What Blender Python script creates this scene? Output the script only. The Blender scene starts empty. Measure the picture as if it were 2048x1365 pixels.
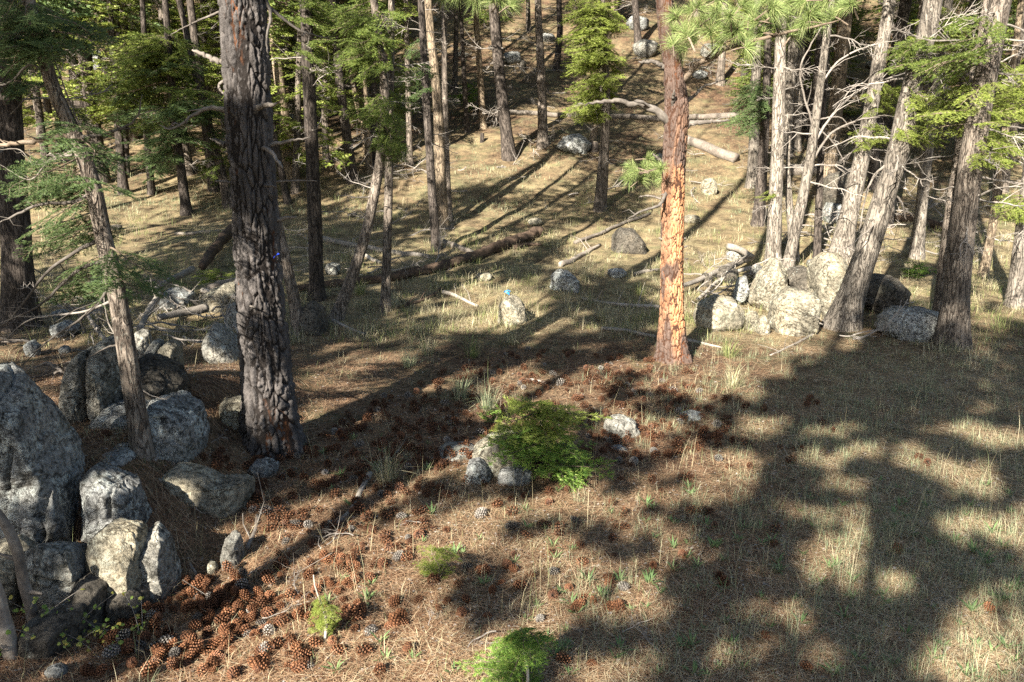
import bpy, math, random
import numpy as np
from mathutils import Vector, Matrix, Euler

# ------------------------------------------------------------------ camera, sky, sun, exposure
SC = bpy.context.scene
COL = SC.collection
H, PITCH, F = 2.36, math.radians(14.0), 1593.0          # camera height, tilt, focal length in photo pixels (2048 wide)
cam_d = bpy.data.cameras.new('camera'); cam = bpy.data.objects.new('camera', cam_d); COL.objects.link(cam)
cam.location = (0, 0, H); cam.rotation_euler = (math.pi/2 - PITCH, 0, 0)
cam_d.sensor_width = 36.0; cam_d.lens = 36.0*F/2048.0; cam_d.clip_start = 0.05; cam_d.clip_end = 400
SC.camera = cam
AZ, EL = math.radians(27.0), math.radians(31.0)          # light travels forward and to the right
SUN = np.array([-math.sin(AZ)*math.cos(EL), -math.cos(AZ)*math.cos(EL), math.sin(EL)])
w = bpy.data.worlds.new('World'); SC.world = w; w.use_nodes = True
nt = w.node_tree; bg = nt.nodes['Background']
sky = nt.nodes.new('ShaderNodeTexSky'); sky.sky_type = 'NISHITA'; sky.sun_disc = False
sky.sun_elevation = EL; sky.sun_rotation = math.pi + AZ
nt.links.new(sky.outputs[0], bg.inputs[0]); bg.inputs[1].default_value = 0.05
sd = bpy.data.lights.new('sun', 'SUN'); sd.energy = 5.0; sd.angle = math.radians(0.53); sd.color = (1.0, 0.935, 0.82)
so = bpy.data.objects.new('sun', sd); COL.objects.link(so)
so.rotation_euler = Vector(-SUN).to_track_quat('-Z', 'Y').to_euler(); so.location = (-6, -10, 14)
SC.view_settings.view_transform = 'Standard'; SC.view_settings.look = 'None'
SC.view_settings.gamma = 1.0; SC.view_settings.use_curve_mapping = False
SC.view_settings.exposure = 2.2
SC.render.engine = 'CYCLES'
SC.cycles.max_bounces = 4; SC.cycles.diffuse_bounces = 2; SC.cycles.glossy_bounces = 2; SC.cycles.transmission_bounces = 3
SC.cycles.use_denoising = False; SC.cycles.use_adaptive_sampling = False

rng = np.random.default_rng(7)
random.seed(7)

# ------------------------------------------------------------------ numpy noise
_perm = np.random.default_rng(3).permutation(256); _perm = np.concatenate([_perm, _perm, _perm])
_grad = np.random.default_rng(4).normal(size=(256, 3)); _grad /= np.linalg.norm(_grad, axis=1)[:, None]
def pnoise(p, s=1.0):
    """gradient noise of points (n,3), about -0.7..0.7"""
    p = np.asarray(p, float)*s
    i = np.floor(p).astype(int); f = p - i; i &= 255
    u = f*f*f*(f*(f*6-15)+10)
    out = 0
    for dx in (0, 1):
        for dy in (0, 1):
            for dz in (0, 1):
                h = _perm[_perm[_perm[i[:, 0]+dx]+i[:, 1]+dy]+i[:, 2]+dz]
                g = _grad[h]
                d = g[:, 0]*(f[:, 0]-dx)+g[:, 1]*(f[:, 1]-dy)+g[:, 2]*(f[:, 2]-dz)
                w_ = (u[:, 0] if dx else 1-u[:, 0])*(u[:, 1] if dy else 1-u[:, 1])*(u[:, 2] if dz else 1-u[:, 2])
                out = out + w_*d
    return out
def fbm(p, s, o=4, g=0.5):
    a, r = 1.0, 0
    for k in range(o):
        r = r + a*pnoise(p + 17.3*k, s); s *= 2.03; a *= g
    return r
def sst(a, b, x):
    t = np.clip((x-a)/(b-a), 0, 1); return t*t*(3-2*t)

# ------------------------------------------------------------------ ground height
_gy = np.array([-60, -20, -3, -0.6, 0.8, 2.0, 2.7, 4, 6, 8, 10, 12, 15, 18, 21, 24, 28, 32, 42, 60, 95, 130.])
_gh = np.array([3.0, 1.6, 0.85, 0.76, 0.55, 0.16, 0.04, 0, 0, 0.0, .02, .10, .33, .70, 1.45, 2.36, 3.55, 4.95, 9.2, 17.2, 31, 40.])
_fy = np.linspace(-60, 130, 3801); _fh = np.interp(_fy, _gy, _gh)
_k = np.hanning(41); _k /= _k.sum(); _fh = np.convolve(np.pad(_fh, 20, mode='edge'), _k, 'valid')
def gz(x, y, fine=True):
    x = np.atleast_1d(np.asarray(x, float)); y = np.atleast_1d(np.asarray(y, float))
    z = np.interp(y, _fy, _fh)
    p = np.stack([x, y, np.zeros_like(x)], 1)
    z = z + (0.03 + 0.30*sst(11, 26, y))*pnoise(p, 0.30) + 0.75*sst(24, 45, y)*pnoise(p+5, 0.10)
    z = z + (0.02 + 0.05*sst(9, 14, y))*pnoise(p+9, 1.1) + .055*sst(9, 13, y)*pnoise(p+2, 2.4)
    # mound behind the outcrop in the lower left, with a hollow in front of it
    m = sst(-1.75, -2.7, x)*sst(4.1, 4.75, y)*(1-sst(6.3, 8.6, y))
    z = z + 0.42*m - 0.10*np.exp(-((x+1.9)/.7)**2-((y-3.9)/.7)**2)
    if fine:
        z = z + 0.016*pnoise(p, 3.7) + 0.010*pnoise(p, 9.0)
    return z
_lx0, _ly0, _ld = -14.0, -20.0, .06; _lnx, _lny = int(30/_ld), int(46/_ld)
_gxx, _gyy = np.meshgrid(_lx0+np.arange(_lnx)*_ld, _ly0+np.arange(_lny)*_ld); _LUT = gz(_gxx.ravel(), _gyy.ravel()).reshape(_lny, _lnx)
_fx0, _fy0, _fd = -70.0, -25.0, .4; _fnx, _fny = int(140/_fd), int(150/_fd)
_gxx, _gyy = np.meshgrid(_fx0+np.arange(_fnx)*_fd, _fy0+np.arange(_fny)*_fd); _LUTF = gz(_gxx.ravel(), _gyy.ravel(), False).reshape(_fny, _fnx)
def _bil(T, x, y, x0, y0, d):
    a = np.clip((x-x0)/d, 0, T.shape[1]-1.001); b = np.clip((y-y0)/d, 0, T.shape[0]-1.001); i = a.astype(int); j = b.astype(int); a = a-i; b = b-j
    return T[j, i]*(1-a)*(1-b)+T[j, i+1]*a*(1-b)+T[j+1, i]*(1-a)*b+T[j+1, i+1]*a*b
def gl(x, y):
    x = np.atleast_1d(np.asarray(x, float)); y = np.atleast_1d(np.asarray(y, float))
    near = (x > _lx0) & (x < _lx0+29.9) & (y > _ly0) & (y < _ly0+45.9)
    return np.where(near, _bil(_LUT, x, y, _lx0, _ly0, _ld), _bil(_LUTF, x, y, _fx0, _fy0, _fd))
def g1(x, y): return float(gl(x, y)[0])
CP, SP = math.cos(PITCH), math.sin(PITCH)
def ray(u, v):
    a, b = (u-1024.0)/F, -(v-682.5)/F
    return np.array([a, CP + b*SP, -SP + b*CP])
_ts = np.concatenate([np.arange(1.5, 30, 0.05), np.arange(30, 120, 0.25)])
def hit(u, v):
    """where the ray of a photo pixel meets the ground"""
    d = ray(u, v); q = _ts[:, None]*d + np.array([0, 0, H])
    below = q[:, 2] < gl(q[:, 0], q[:, 1])
    k = int(np.argmax(below)) if below.any() else len(_ts)-1
    t0, t1 = _ts[max(k-1, 0)], _ts[k]
    for _ in range(8):
        t = .5*(t0+t1); c = d*t + np.array([0, 0, H])
        if c[2] < g1(c[0], c[1]): t1 = t
        else: t0 = t
    return d*t1 + np.array([0, 0, H])
def atY(u, v, Y):
    d = ray(u, v); return d*(Y/d[1]) + np.array([0, 0, H])
def mpp(u, v, Y):
    """metres per photo pixel at world depth Y"""
    d = ray(u, v); return (Y/d[1])/F
def project(p):
    p = np.atleast_2d(p) - np.array([0, 0, H])
    zc = p[:, 1]*CP - p[:, 2]*SP; yc = p[:, 1]*SP + p[:, 2]*CP
    zc = np.where(np.abs(zc) < 1e-6, 1e-6, zc)
    return 1024 + F*p[:, 0]/zc, 682.5 - F*yc/zc, zc

# ------------------------------------------------------------------ mesh helpers
def link(o, parent=None):
    COL.objects.link(o)
    if parent is not None: o.parent = parent
    return o
def mesh(name, V, Fc, mats, smooth=False, mi=None, attrs=None):
    """V (n,3); Fc array of tris or quads, or a list of such arrays"""
    if not isinstance(Fc, list): Fc = [Fc]
    Fc = [np.asarray(f, np.int32) for f in Fc if len(f)]
    me = bpy.data.meshes.new(name)
    V = np.asarray(V, np.float32)
    me.vertices.add(len(V)); me.vertices.foreach_set('co', V.ravel())
    loops = np.concatenate([f.ravel() for f in Fc])
    tot = np.concatenate([np.full(len(f), f.shape[1], np.int32) for f in Fc])
    me.loops.add(len(loops)); me.loops.foreach_set('vertex_index', loops)
    me.polygons.add(len(tot))
    st = np.concatenate([[0], np.cumsum(tot)[:-1]]).astype(np.int32)
    me.polygons.foreach_set('loop_start', st)
    if mi is not None: me.polygons.foreach_set('material_index', np.asarray(mi, np.int32))
    me.polygons.foreach_set('use_smooth', np.full(len(tot), smooth, bool))
    if attrs:
        for k, a in attrs.items():
            at = me.attributes.new(k, 'FLOAT', 'POINT'); at.data.foreach_set('value', np.asarray(a, np.float32))
    me.update(calc_edges=True)
    for m in (mats if isinstance(mats, (list, tuple)) else [mats]): me.materials.append(m)
    return me
def obj(name, me, parent=None, loc=None, rot=None, scale=None):
    o = bpy.data.objects.new(name, me); link(o, parent)
    if loc is not None: o.location = loc
    if rot is not None: o.rotation_euler = rot
    if scale is not None: o.scale = (scale,)*3 if np.isscalar(scale) else scale
    return o
def tag(o, label=None, cat=None, group=None, kind=None):
    if label: o['label'] = label
    if cat: o['category'] = cat
    if group: o['group'] = group
    if kind: o['kind'] = kind
    return o
def empty(name, loc, label, cat, group=None, rz=0):
    o = bpy.data.objects.new(name, None); link(o); o.location = loc; o.rotation_euler = (0, 0, rz)
    o.empty_display_size = 0.1
    return tag(o, label, cat, group)
class MB:
    def __init__(s): s.v = []; s.t = []; s.q = []; s.n = 0; s.tm = []; s.qm = []
    def add(s, V, T=None, Q=None, m=0):
        V = np.asarray(V, float)
        if T is not None and len(T): s.t.append(np.asarray(T)+s.n); s.tm.append(np.full(len(T), m))
        if Q is not None and len(Q): s.q.append(np.asarray(Q)+s.n); s.qm.append(np.full(len(Q), m))
        s.v.append(V); s.n += len(V)
    def arrays(s):
        V = np.concatenate(s.v); fs = []; mi = []
        if s.t: fs.append(np.concatenate(s.t)); mi += s.tm
        if s.q: fs.append(np.concatenate(s.q)); mi += s.qm
        return V, fs, np.concatenate(mi)
    def mesh(s, name, mats, smooth=False):
        V, fs, mi = s.arrays(); return mesh(name, V, fs, mats, smooth, mi)
def frames(P):
    P = np.asarray(P, float); n = len(P)
    T = np.gradient(P, axis=0); T /= np.linalg.norm(T, axis=1)[:, None]+1e-9
    a = np.array([0, 0, 1.]) if abs(T[0][2]) < .8 else np.array([0, 1., 0])
    N = np.empty_like(P); B = np.empty_like(P)
    nrm = np.cross(T[0], a); nrm /= np.linalg.norm(nrm)
    for i in range(n):
        nrm = nrm - T[i]*np.dot(nrm, T[i]); nrm /= np.linalg.norm(nrm)+1e-9
        N[i] = nrm; B[i] = np.cross(T[i], nrm)
    return T, N, B
def tube(P, R, sides=6, cap=True, rf=None):
    """rf: optional (n,sides) radius factor"""
    P = np.asarray(P, float); R = np.asarray(R, float); n = len(P)
    T, N, B = frames(P)
    a = np.arange(sides)*2*math.pi/sides
    rr = R[:, None]*(rf if rf is not None else 1.0)*np.ones((n, sides))
    V = P[:, None, :] + rr[:, :, None]*(np.cos(a)[None, :, None]*N[:, None, :]+np.sin(a)[None, :, None]*B[:, None, :])
    V = V.reshape(-1, 3)
    i = np.arange(n-1)[:, None]*sides; j = np.arange(sides)[None, :]; j2 = (j+1) % sides
    Q = np.stack([i+j, i+j2, i+sides+j2, i+sides+j], -1).reshape(-1, 4)
    T3 = []
    if cap:
        V = np.concatenate([V, P[:1], P[-1:]]); c0, c1 = len(V)-2, len(V)-1
        for k in range(sides):
            k2 = (k+1) % sides
            T3.append((c0, k2, k)); T3.append((c1, (n-1)*sides+k, (n-1)*sides+k2))
    return V, np.array(T3, int).reshape(-1, 3), Q
def smooth_path(pts, n):
    """Catmull-Rom through pts (k,dim), n samples"""
    p = np.asarray(pts, float)
    if len(p) == 2:
        t = np.linspace(0, 1, n)[:, None]; return p[0]*(1-t)+p[1]*t
    q = np.concatenate([[2*p[0]-p[1]], p, [2*p[-1]-p[-2]]])
    L = np.concatenate([[0], np.cumsum(np.linalg.norm(np.diff(p, axis=0), axis=1))])
    s = np.linspace(0, L[-1], n); k = np.clip(np.searchsorted(L, s, 'right')-1, 0, len(p)-2)
    t = ((s-L[k])/(L[k+1]-L[k]+1e-9))[:, None]
    a, b, c, d = q[k], q[k+1], q[k+2], q[k+3]
    return .5*((2*b)+(-a+c)*t+(2*a-5*b+4*c-d)*t*t+(-a+3*b-3*c+d)*t**3)

# ------------------------------------------------------------------ materials
def mat(name, rough=0.9):
    m = bpy.data.materials.new(name); m.use_nodes = True
    n = m.node_tree; b = n.nodes['Principled BSDF']; b.inputs['Roughness'].default_value = rough
    b.inputs['Specular IOR Level'].default_value = 0.25
    return m, n, b
def ramp(n, fac, stops, interp='LINEAR'):
    r = n.nodes.new('ShaderNodeValToRGB'); r.color_ramp.interpolation = interp
    e = r.color_ramp.elements
    while len(e) < len(stops): e.new(0.5)
    for k, (p, c) in enumerate(stops):
        e[k].position = p; e[k].color = (c[0], c[1], c[2], 1)
    n.links.new(fac, r.inputs[0]); return r.outputs[0]
def coords(n, scale=(1, 1, 1), src='Object'):
    tc = n.nodes.new('ShaderNodeTexCoord'); mp = n.nodes.new('ShaderNodeMapping'); mp.inputs['Scale'].default_value = scale
    n.links.new(tc.outputs[src], mp.inputs[0]); return mp.outputs[0]
def wcoords(n, scale=(1, 1, 1)):
    g = n.nodes.new('ShaderNodeNewGeometry'); mp = n.nodes.new('ShaderNodeMapping'); mp.inputs['Scale'].default_value = scale
    n.links.new(g.outputs['Position'], mp.inputs[0]); return mp.outputs[0]
def noise(n, vec, scale, detail=4, rough=0.55, dist=0.0):
    t = n.nodes.new('ShaderNodeTexNoise'); t.inputs['Scale'].default_value = scale; t.inputs['Detail'].default_value = detail
    t.inputs['Roughness'].default_value = rough; t.inputs['Distortion'].default_value = dist
    n.links.new(vec, t.inputs['Vector']); return t.outputs['Fac']
def voro(n, vec, scale, feature='F1', out='Distance'):
    t = n.nodes.new('ShaderNodeTexVoronoi'); t.feature = feature; t.inputs['Scale'].default_value = scale
    n.links.new(vec, t.inputs['Vector']); return t.outputs[out]
def mix(n, fac, a, b, mode='MIX'):
    m = n.nodes.new('ShaderNodeMix'); m.data_type = 'RGBA'; m.blend_type = mode
    for s, v in ((0, fac), (6, a), (7, b)):
        if isinstance(v, (int, float)): m.inputs[s].default_value = v
        elif isinstance(v, tuple): m.inputs[s].default_value = (v[0], v[1], v[2], 1)
        else: n.links.new(v, m.inputs[s])
    return m.outputs[2]
def math_(n, op, a, b=None, clamp=False):
    m = n.nodes.new('ShaderNodeMath'); m.operation = op; m.use_clamp = clamp
    for k, v in ((0, a), (1, b)):
        if v is None: continue
        if isinstance(v, (int, float)): m.inputs[k].default_value = v
        else: n.links.new(v, m.inputs[k])
    return m.outputs[0]
def bump(n, b, hgt, strength=0.6, dist=0.01):
    k = n.nodes.new('ShaderNodeBump'); k.inputs['Strength'].default_value = strength; k.inputs['Distance'].default_value = dist
    n.links.new(hgt, k.inputs['Height']); n.links.new(k.outputs[0], b.inputs['Normal'])
def island(n): return n.nodes.new('ShaderNodeNewGeometry').outputs['Random Per Island']
def objrand(n): return n.nodes.new('ShaderNodeObjectInfo').outputs['Random']
def attr(n, name):
    a = n.nodes.new('ShaderNodeAttribute'); a.attribute_name = name; return a.outputs['Fac']

def m_ground():
    m, n, b = mat('ground_litter', 0.97)
    v = wcoords(n)
    n1 = noise(n, v, 1.3, 5, .6); n2 = noise(n, v, 14, 6, .65); n3 = noise(n, v, 75, 4, .7)
    st = noise(n, wcoords(n, (1.0, 1.0, 1.0)), 38, 5, .75, 2.5)
    brown = ramp(n, n2, [(.28, (.030, .018, .012)), (.48, (.085, .050, .030)), (.66, (.19, .118, .068)), (.82, (.34, .24, .145))])
    straw = ramp(n, st, [(.30, (.075, .058, .032)), (.47, (.20, .158, .085)), (.62, (.40, .33, .19)), (.80, (.55, .47, .29))])
    z = math_(n, 'ADD', attr(n, 'straw'), math_(n, 'MULTIPLY', math_(n, 'SUBTRACT', n1, .5), 1.6), True)
    c = mix(n, z, brown, straw)
    gr = ramp(n, noise(n, v, 1.7, 4, .6), [(.50, (0, 0, 0)), (.66, (1, 1, 1))])
    c = mix(n, math_(n, 'MULTIPLY', gr, .5), c, (.085, .10, .045))
    c = mix(n, 1.0, c, ramp(n, noise(n, v, 3.2, 7, .72), [(.34, (.34, .31, .30)), (.52, (.95, .95, .95)), (.68, (1.3, 1.28, 1.22))]), 'MULTIPLY')
    n.links.new(c, b.inputs['Base Color'])
    bump(n, b, math_(n, 'ADD', math_(n, 'MULTIPLY', n2, 1.0), math_(n, 'MULTIPLY', n3, .6)), 0.9, .03)
    return m
def m_strands(name, stops, rough=.85, trans=0.0):
    m, n, b = mat(name, rough)
    c = ramp(n, island(n), stops); n.links.new(c, b.inputs['Base Color'])
    if trans:
        out = n.nodes['Material Output']; t = n.nodes.new('ShaderNodeBsdfTranslucent'); n.links.new(c, t.inputs['Color'])
        ms = n.nodes.new('ShaderNodeMixShader'); ms.inputs[0].default_value = trans
        n.links.new(b.outputs[0], ms.inputs[1]); n.links.new(t.outputs[0], ms.inputs[2]); n.links.new(ms.outputs[0], out.inputs[0])
    return m
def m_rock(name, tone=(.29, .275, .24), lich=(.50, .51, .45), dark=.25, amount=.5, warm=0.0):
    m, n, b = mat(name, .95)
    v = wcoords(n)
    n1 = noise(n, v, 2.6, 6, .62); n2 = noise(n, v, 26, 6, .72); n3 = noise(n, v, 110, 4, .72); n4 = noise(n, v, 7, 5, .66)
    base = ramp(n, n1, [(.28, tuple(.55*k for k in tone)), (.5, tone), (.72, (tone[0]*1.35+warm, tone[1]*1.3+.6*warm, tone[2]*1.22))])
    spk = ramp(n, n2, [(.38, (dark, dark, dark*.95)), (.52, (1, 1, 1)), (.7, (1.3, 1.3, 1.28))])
    c = mix(n, 1.0, base, spk, 'MULTIPLY')
    fine = ramp(n, n3, [(.36, (.45, .45, .44)), (.55, (1, 1, 1)), (.72, (1.35, 1.35, 1.33))]); c = mix(n, .8, c, mix(n, 1.0, c, fine, 'MULTIPLY'))
    zone = ramp(n, n4, [(.56-.14*amount, (0, 0, 0)), (.68-.10*amount, (1, 1, 1))])
    l1 = ramp(n, math_(n, 'ADD', n2, math_(n, 'MULTIPLY', math_(n, 'SUBTRACT', n3, .5), .5)), [(.47, (0, 0, 0)), (.55, (1, 1, 1))])
    c = mix(n, math_(n, 'MULTIPLY', math_(n, 'MULTIPLY', l1, zone), .85), c, lich)
    vd = voro(n, v, 26); l2 = ramp(n, math_(n, 'ADD', vd, math_(n, 'MULTIPLY', n3, .5)), [(.36, (1, 1, 1)), (.46, (0, 0, 0))])
    pick = ramp(n, noise(n, v, 5.5, 3, .5), [(.52, (0, 0, 0)), (.60, (1, 1, 1))])
    c = mix(n, math_(n, 'MULTIPLY', math_(n, 'MULTIPLY', l2, pick), .75), c, (.44, .47, .42))
    mo = ramp(n, noise(n, v, 3.2, 5, .65), [(.56, (0, 0, 0)), (.68, (1, 1, 1))])
    c = mix(n, math_(n, 'MULTIPLY', mo, .6), c, (.075, .072, .05))
    fis = ramp(n, math_(n, 'ABSOLUTE', math_(n, 'SUBTRACT', noise(n, v, 2.0, 4, .6, .5), .5)), [(.0, (.30, .28, .26)), (.006, (.75, .75, .75)), (.014, (1, 1, 1))])
    c = mix(n, 1.0, c, fis, 'MULTIPLY')
    n.links.new(c, b.inputs['Base Color'])
    bump(n, b, math_(n, 'ADD', math_(n, 'ADD', n2, math_(n, 'MULTIPLY', n3, .5)), math_(n, 'MULTIPLY', fis, .35)), 1.0, .028)
    return m
def m_bark(name, lo, mid, hi, sc=(9, 9, 2.2), patch=None, lichen=0.0, bs=.9):
    m, n, b = mat(name, .92)
    v = coords(n, (1, 1, .20)); vf = coords(n, (1, 1, .45)); o = coords(n)
    n1 = noise(n, v, 26, 5, .66, .5); n2 = noise(n, vf, 70, 4, .72); n5 = noise(n, o, 2.2, 3, .5)
    rid = math_(n, 'ABSOLUTE', math_(n, 'SUBTRACT', noise(n, v, 20, 3, .55, .8), .5))
    crack = ramp(n, rid, [(.0, (.22, .20, .19)), (.055, (.9, .9, .9)), (.11, (1, 1, 1))])
    r = ramp(n, math_(n, 'ADD', math_(n, 'MULTIPLY', n1, .55), math_(n, 'MULTIPLY', n2, .45)), [(.34, lo), (.5, mid), (.66, hi)])
    c = mix(n, 1.0, r, crack, 'MULTIPLY')
    c = mix(n, 1.0, c, ramp(n, n5, [(.3, (.72, .70, .68)), (.7, (1.22, 1.2, 1.18))]), 'MULTIPLY')
    if patch: c = mix(n, ramp(n, noise(n, coords(n, (1, 1, .5)), 2.4, 3, .5), [(.48, (0, 0, 0)), (.62, (.8, .8, .8))]), c, patch)
    if lichen: c = mix(n, math_(n, 'MULTIPLY', ramp(n, noise(n, o, 55, 4, .7), [(.55, (0, 0, 0)), (.64, (1, 1, 1))]), lichen), c, (.40, .42, .36))
    c = mix(n, 1.0, c, math_(n, 'ADD', .75, math_(n, 'MULTIPLY', objrand(n), .45)), 'MULTIPLY')
    n.links.new(c, b.inputs['Base Color'])
    bump(n, b, math_(n, 'ADD', math_(n, 'MULTIPLY', crack, .8), math_(n, 'ADD', math_(n, 'MULTIPLY', n1, .7), math_(n, 'MULTIPLY', n2, .5))), bs, .022)
    return m
def m_plates(name, furrow, inner, plate1, plate2, up=None):
    """thick plated bark: the attribute 'plate' (0 in a furrow, 1 on a plate) comes from the geometry"""
    m, n, b = mat(name, .9)
    v = coords(n, (1, 1, .4)); n1 = noise(n, v, 16, 5, .65); n2 = noise(n, coords(n), 120, 4, .7); big = noise(n, coords(n, (1, 1, .35)), 4.5, 4, .6)
    pl = ramp(n, n1, [(.30, plate1), (.65, plate2)])
    if up is not None:
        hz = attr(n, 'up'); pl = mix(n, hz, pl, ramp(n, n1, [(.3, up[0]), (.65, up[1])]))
    inn = mix(n, ramp(n, big, [(.57, (0, 0, 0)), (.66, (1, 1, 1))]), furrow, inner)
    p = math_(n, 'ADD', attr(n, 'plate'), math_(n, 'MULTIPLY', math_(n, 'SUBTRACT', n2, .5), .35))
    c = mix(n, ramp(n, p, [(.10, (0, 0, 0)), (.30, (1, 1, 1))]), inn, pl)
    sp = ramp(n, n2, [(.38, (.45, .42, .40)), (.55, (1, 1, 1)), (.75, (1.25, 1.22, 1.2))])
    c = mix(n, .8, c, mix(n, 1.0, c, sp, 'MULTIPLY'))
    n.links.new(c, b.inputs['Base Color'])
    bump(n, b, math_(n, 'ADD', n2, math_(n, 'MULTIPLY', n1, 1.2)), .8, .008)
    return m
def m_wood(name, a, b_, c_, sc=(3, 3, 26)):
    m, n, b = mat(name, .85)
    g = noise(n, wcoords(n), 24, 5, .65, .4); g2 = noise(n, wcoords(n), 3.5, 3, .5)
    c = ramp(n, math_(n, 'ADD', math_(n, 'MULTIPLY', g, .6), math_(n, 'MULTIPLY', g2, .4)), [(.32, a), (.5, b_), (.68, c_)])
    c = mix(n, 1.0, c, math_(n, 'ADD', .7, math_(n, 'MULTIPLY', objrand(n), .55)), 'MULTIPLY')
    n.links.new(c, b.inputs['Base Color']); bump(n, b, g, .5, .008)
    return m
def m_plain(name, col, rough=.7):
    m, n, b = mat(name, rough)
    c = ramp(n, noise(n, coords(n), 35, 3, .6), [(.3, tuple(.7*k for k in col)), (.7, tuple(min(1, 1.2*k) for k in col))])
    n.links.new(c, b.inputs['Base Color']); return m

M = {}
M['ground'] = m_ground()
M['litter'] = m_strands('needle_litter', [(0, (.11, .064, .036)), (.22, (.21, .132, .072)), (.5, (.35, .25, .145)), (.75, (.46, .36, .225)), (1, (.56, .47, .325))], .8)
M['rust'] = m_strands('rust_litter', [(0, (.075, .036, .020)), (.3, (.16, .080, .042)), (.6, (.29, .17, .095)), (1, (.45, .32, .20))], .85)
M['straw'] = m_strands('dry_grass', [(0, (.16, .145, .085)), (.25, (.31, .27, .165)), (.55, (.47, .41, .26)), (.78, (.58, .52, .35)), (.88, (.24, .26, .12)), (1, (.17, .21, .095))], .8, .25)
M['grass'] = m_strands('green_grass', [(0, (.10, .14, .045)), (.4, (.17, .21, .07)), (.7, (.25, .27, .10)), (1, (.42, .38, .20))], .75, .3)
M['bluegrass'] = m_strands('bluish_grass', [(0, (.14, .19, .11)), (.4, (.22, .26, .15)), (.75, (.35, .35, .21)), (1, (.47, .43, .28))], .75, .3)
M['forb'] = m_strands('forb_leaf', [(0, (.085, .15, .055)), (.5, (.13, .20, .075)), (1, (.20, .26, .11))], .6, .3)
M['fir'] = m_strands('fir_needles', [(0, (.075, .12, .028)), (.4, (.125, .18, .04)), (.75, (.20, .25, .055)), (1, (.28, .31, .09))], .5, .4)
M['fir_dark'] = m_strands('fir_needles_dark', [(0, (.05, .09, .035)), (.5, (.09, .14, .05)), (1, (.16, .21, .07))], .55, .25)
M['fir_young_lit'] = m_strands('fir_needles_young_lit', [(0, (.13, .18, .035)), (.45, (.23, .29, .055)), (.8, (.33, .38, .085)), (1, (.42, .43, .15))], .5, .45)  # bright needles: young growth, and sun painted into boughs meant as lit
M['sap'] = m_strands('sapling_needles', [(0, (.065, .14, .028)), (.45, (.135, .25, .042)), (.8, (.23, .35, .06)), (1, (.34, .39, .11))], .5, .3)
M['pine'] = m_strands('pine_needles', [(0, (.13, .19, .06)), (.4, (.21, .28, .09)), (.8, (.30, .36, .13)), (1, (.42, .43, .20))], .45, .3)
M['brown_needles'] = m_strands('dead_needles', [(0, (.13, .065, .03)), (.5, (.24, .13, .055)), (1, (.36, .23, .10))], .7, .2)
M['rock'] = m_rock('granite_lichen')
M['rock_blue'] = m_rock('granite_grey', (.27, .27, .26), (.50, .53, .49), .25, .8)
M['rock_warm'] = m_rock('granite_warm', (.32, .285, .215), (.48, .48, .38), .3, .4, .03)
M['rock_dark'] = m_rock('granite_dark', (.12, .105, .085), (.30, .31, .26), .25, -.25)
M['bark'] = m_bark('fir_bark', (.060, .048, .040), (.16, .132, .108), (.30, .262, .22), lichen=.18)
M['bark_pale'] = m_bark('fir_bark_pale', (.085, .072, .060), (.215, .188, .157), (.345, .31, .265), lichen=.2)
M['bark_dark'] = m_bark('fir_bark_dark', (.030, .025, .022), (.080, .066, .056), (.16, .138, .118))
M['bark_tan'] = m_bark('fir_bark_tan', (.10, .075, .050), (.27, .21, .145), (.40, .33, .24), lichen=.12)
M['bark_red'] = m_bark('pine_bark_red', (.07, .036, .022), (.21, .105, .055), (.33, .19, .115))
M['plate_dark'] = m_plates('plated_bark_dark', (.018, .014, .012), (.15, .058, .022), (.045, .040, .038), (.125, .112, .105))
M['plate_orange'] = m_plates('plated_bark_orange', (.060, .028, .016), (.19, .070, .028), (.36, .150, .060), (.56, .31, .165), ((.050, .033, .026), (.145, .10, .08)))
M['twig'] = m_wood('dead_twig', (.10, .085, .072), (.215, .19, .165), (.34, .31, .275))
M['twig_dark'] = m_wood('dead_twig_dark', (.045, .037, .032), (.10, .085, .072), (.20, .18, .16))
M['deadwood'] = m_wood('weathered_wood', (.12, .10, .082), (.25, .22, .185), (.38, .345, .30))
M['log_brown'] = m_wood('rotten_wood', (.022, .016, .012), (.075, .050, .034), (.19, .13, .09))
M['log_grey'] = m_wood('log_grey', (.08, .066, .055), (.19, .16, .132), (.32, .285, .24))
M['limb'] = m_wood('dead_limb', (.055, .045, .038), (.13, .112, .095), (.23, .205, .18))
M['cut'] = m_plain('sawn_end', (.50, .40, .26))
M['stem'] = m_wood('live_stem', (.07, .05, .035), (.14, .105, .075), (.23, .185, .14))
M['palestem'] = m_wood('pale_stem', (.30, .26, .20), (.48, .43, .35), (.60, .55, .46))
def m_cone(name, a, b_, c_):
    m, n, b = mat(name, .7)
    c = mix(n, attr(n, 'tip'), a, ramp(n, island(n), [(0, b_), (1, c_)]))
    c = mix(n, 1.0, c, math_(n, 'ADD', .6, math_(n, 'MULTIPLY', objrand(n), .75)), 'MULTIPLY')
    n.links.new(c, b.inputs['Base Color']); return m
M['cone'] = m_cone('cone_brown', (.030, .013, .008), (.11, .044, .020), (.25, .115, .056))
M['cone_grey'] = m_cone('cone_grey', (.035, .030, .026), (.13, .115, .10), (.27, .245, .215))
M['blue'] = m_plain('blue_tape', (.02, .22, .55), .4)
M['blue_deep'] = m_plain('blue_tape_deep', (.012, .035, .30), .5)
M['leaf'] = m_strands('shrub_leaf', [(0, (.13, .21, .04)), (.5, (.20, .28, .06)), (.8, (.30, .33, .08)), (1, (.42, .33, .07))], .5, .35)
M['moss'] = m_plain('moss', (.16, .15, .03), .95)

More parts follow.
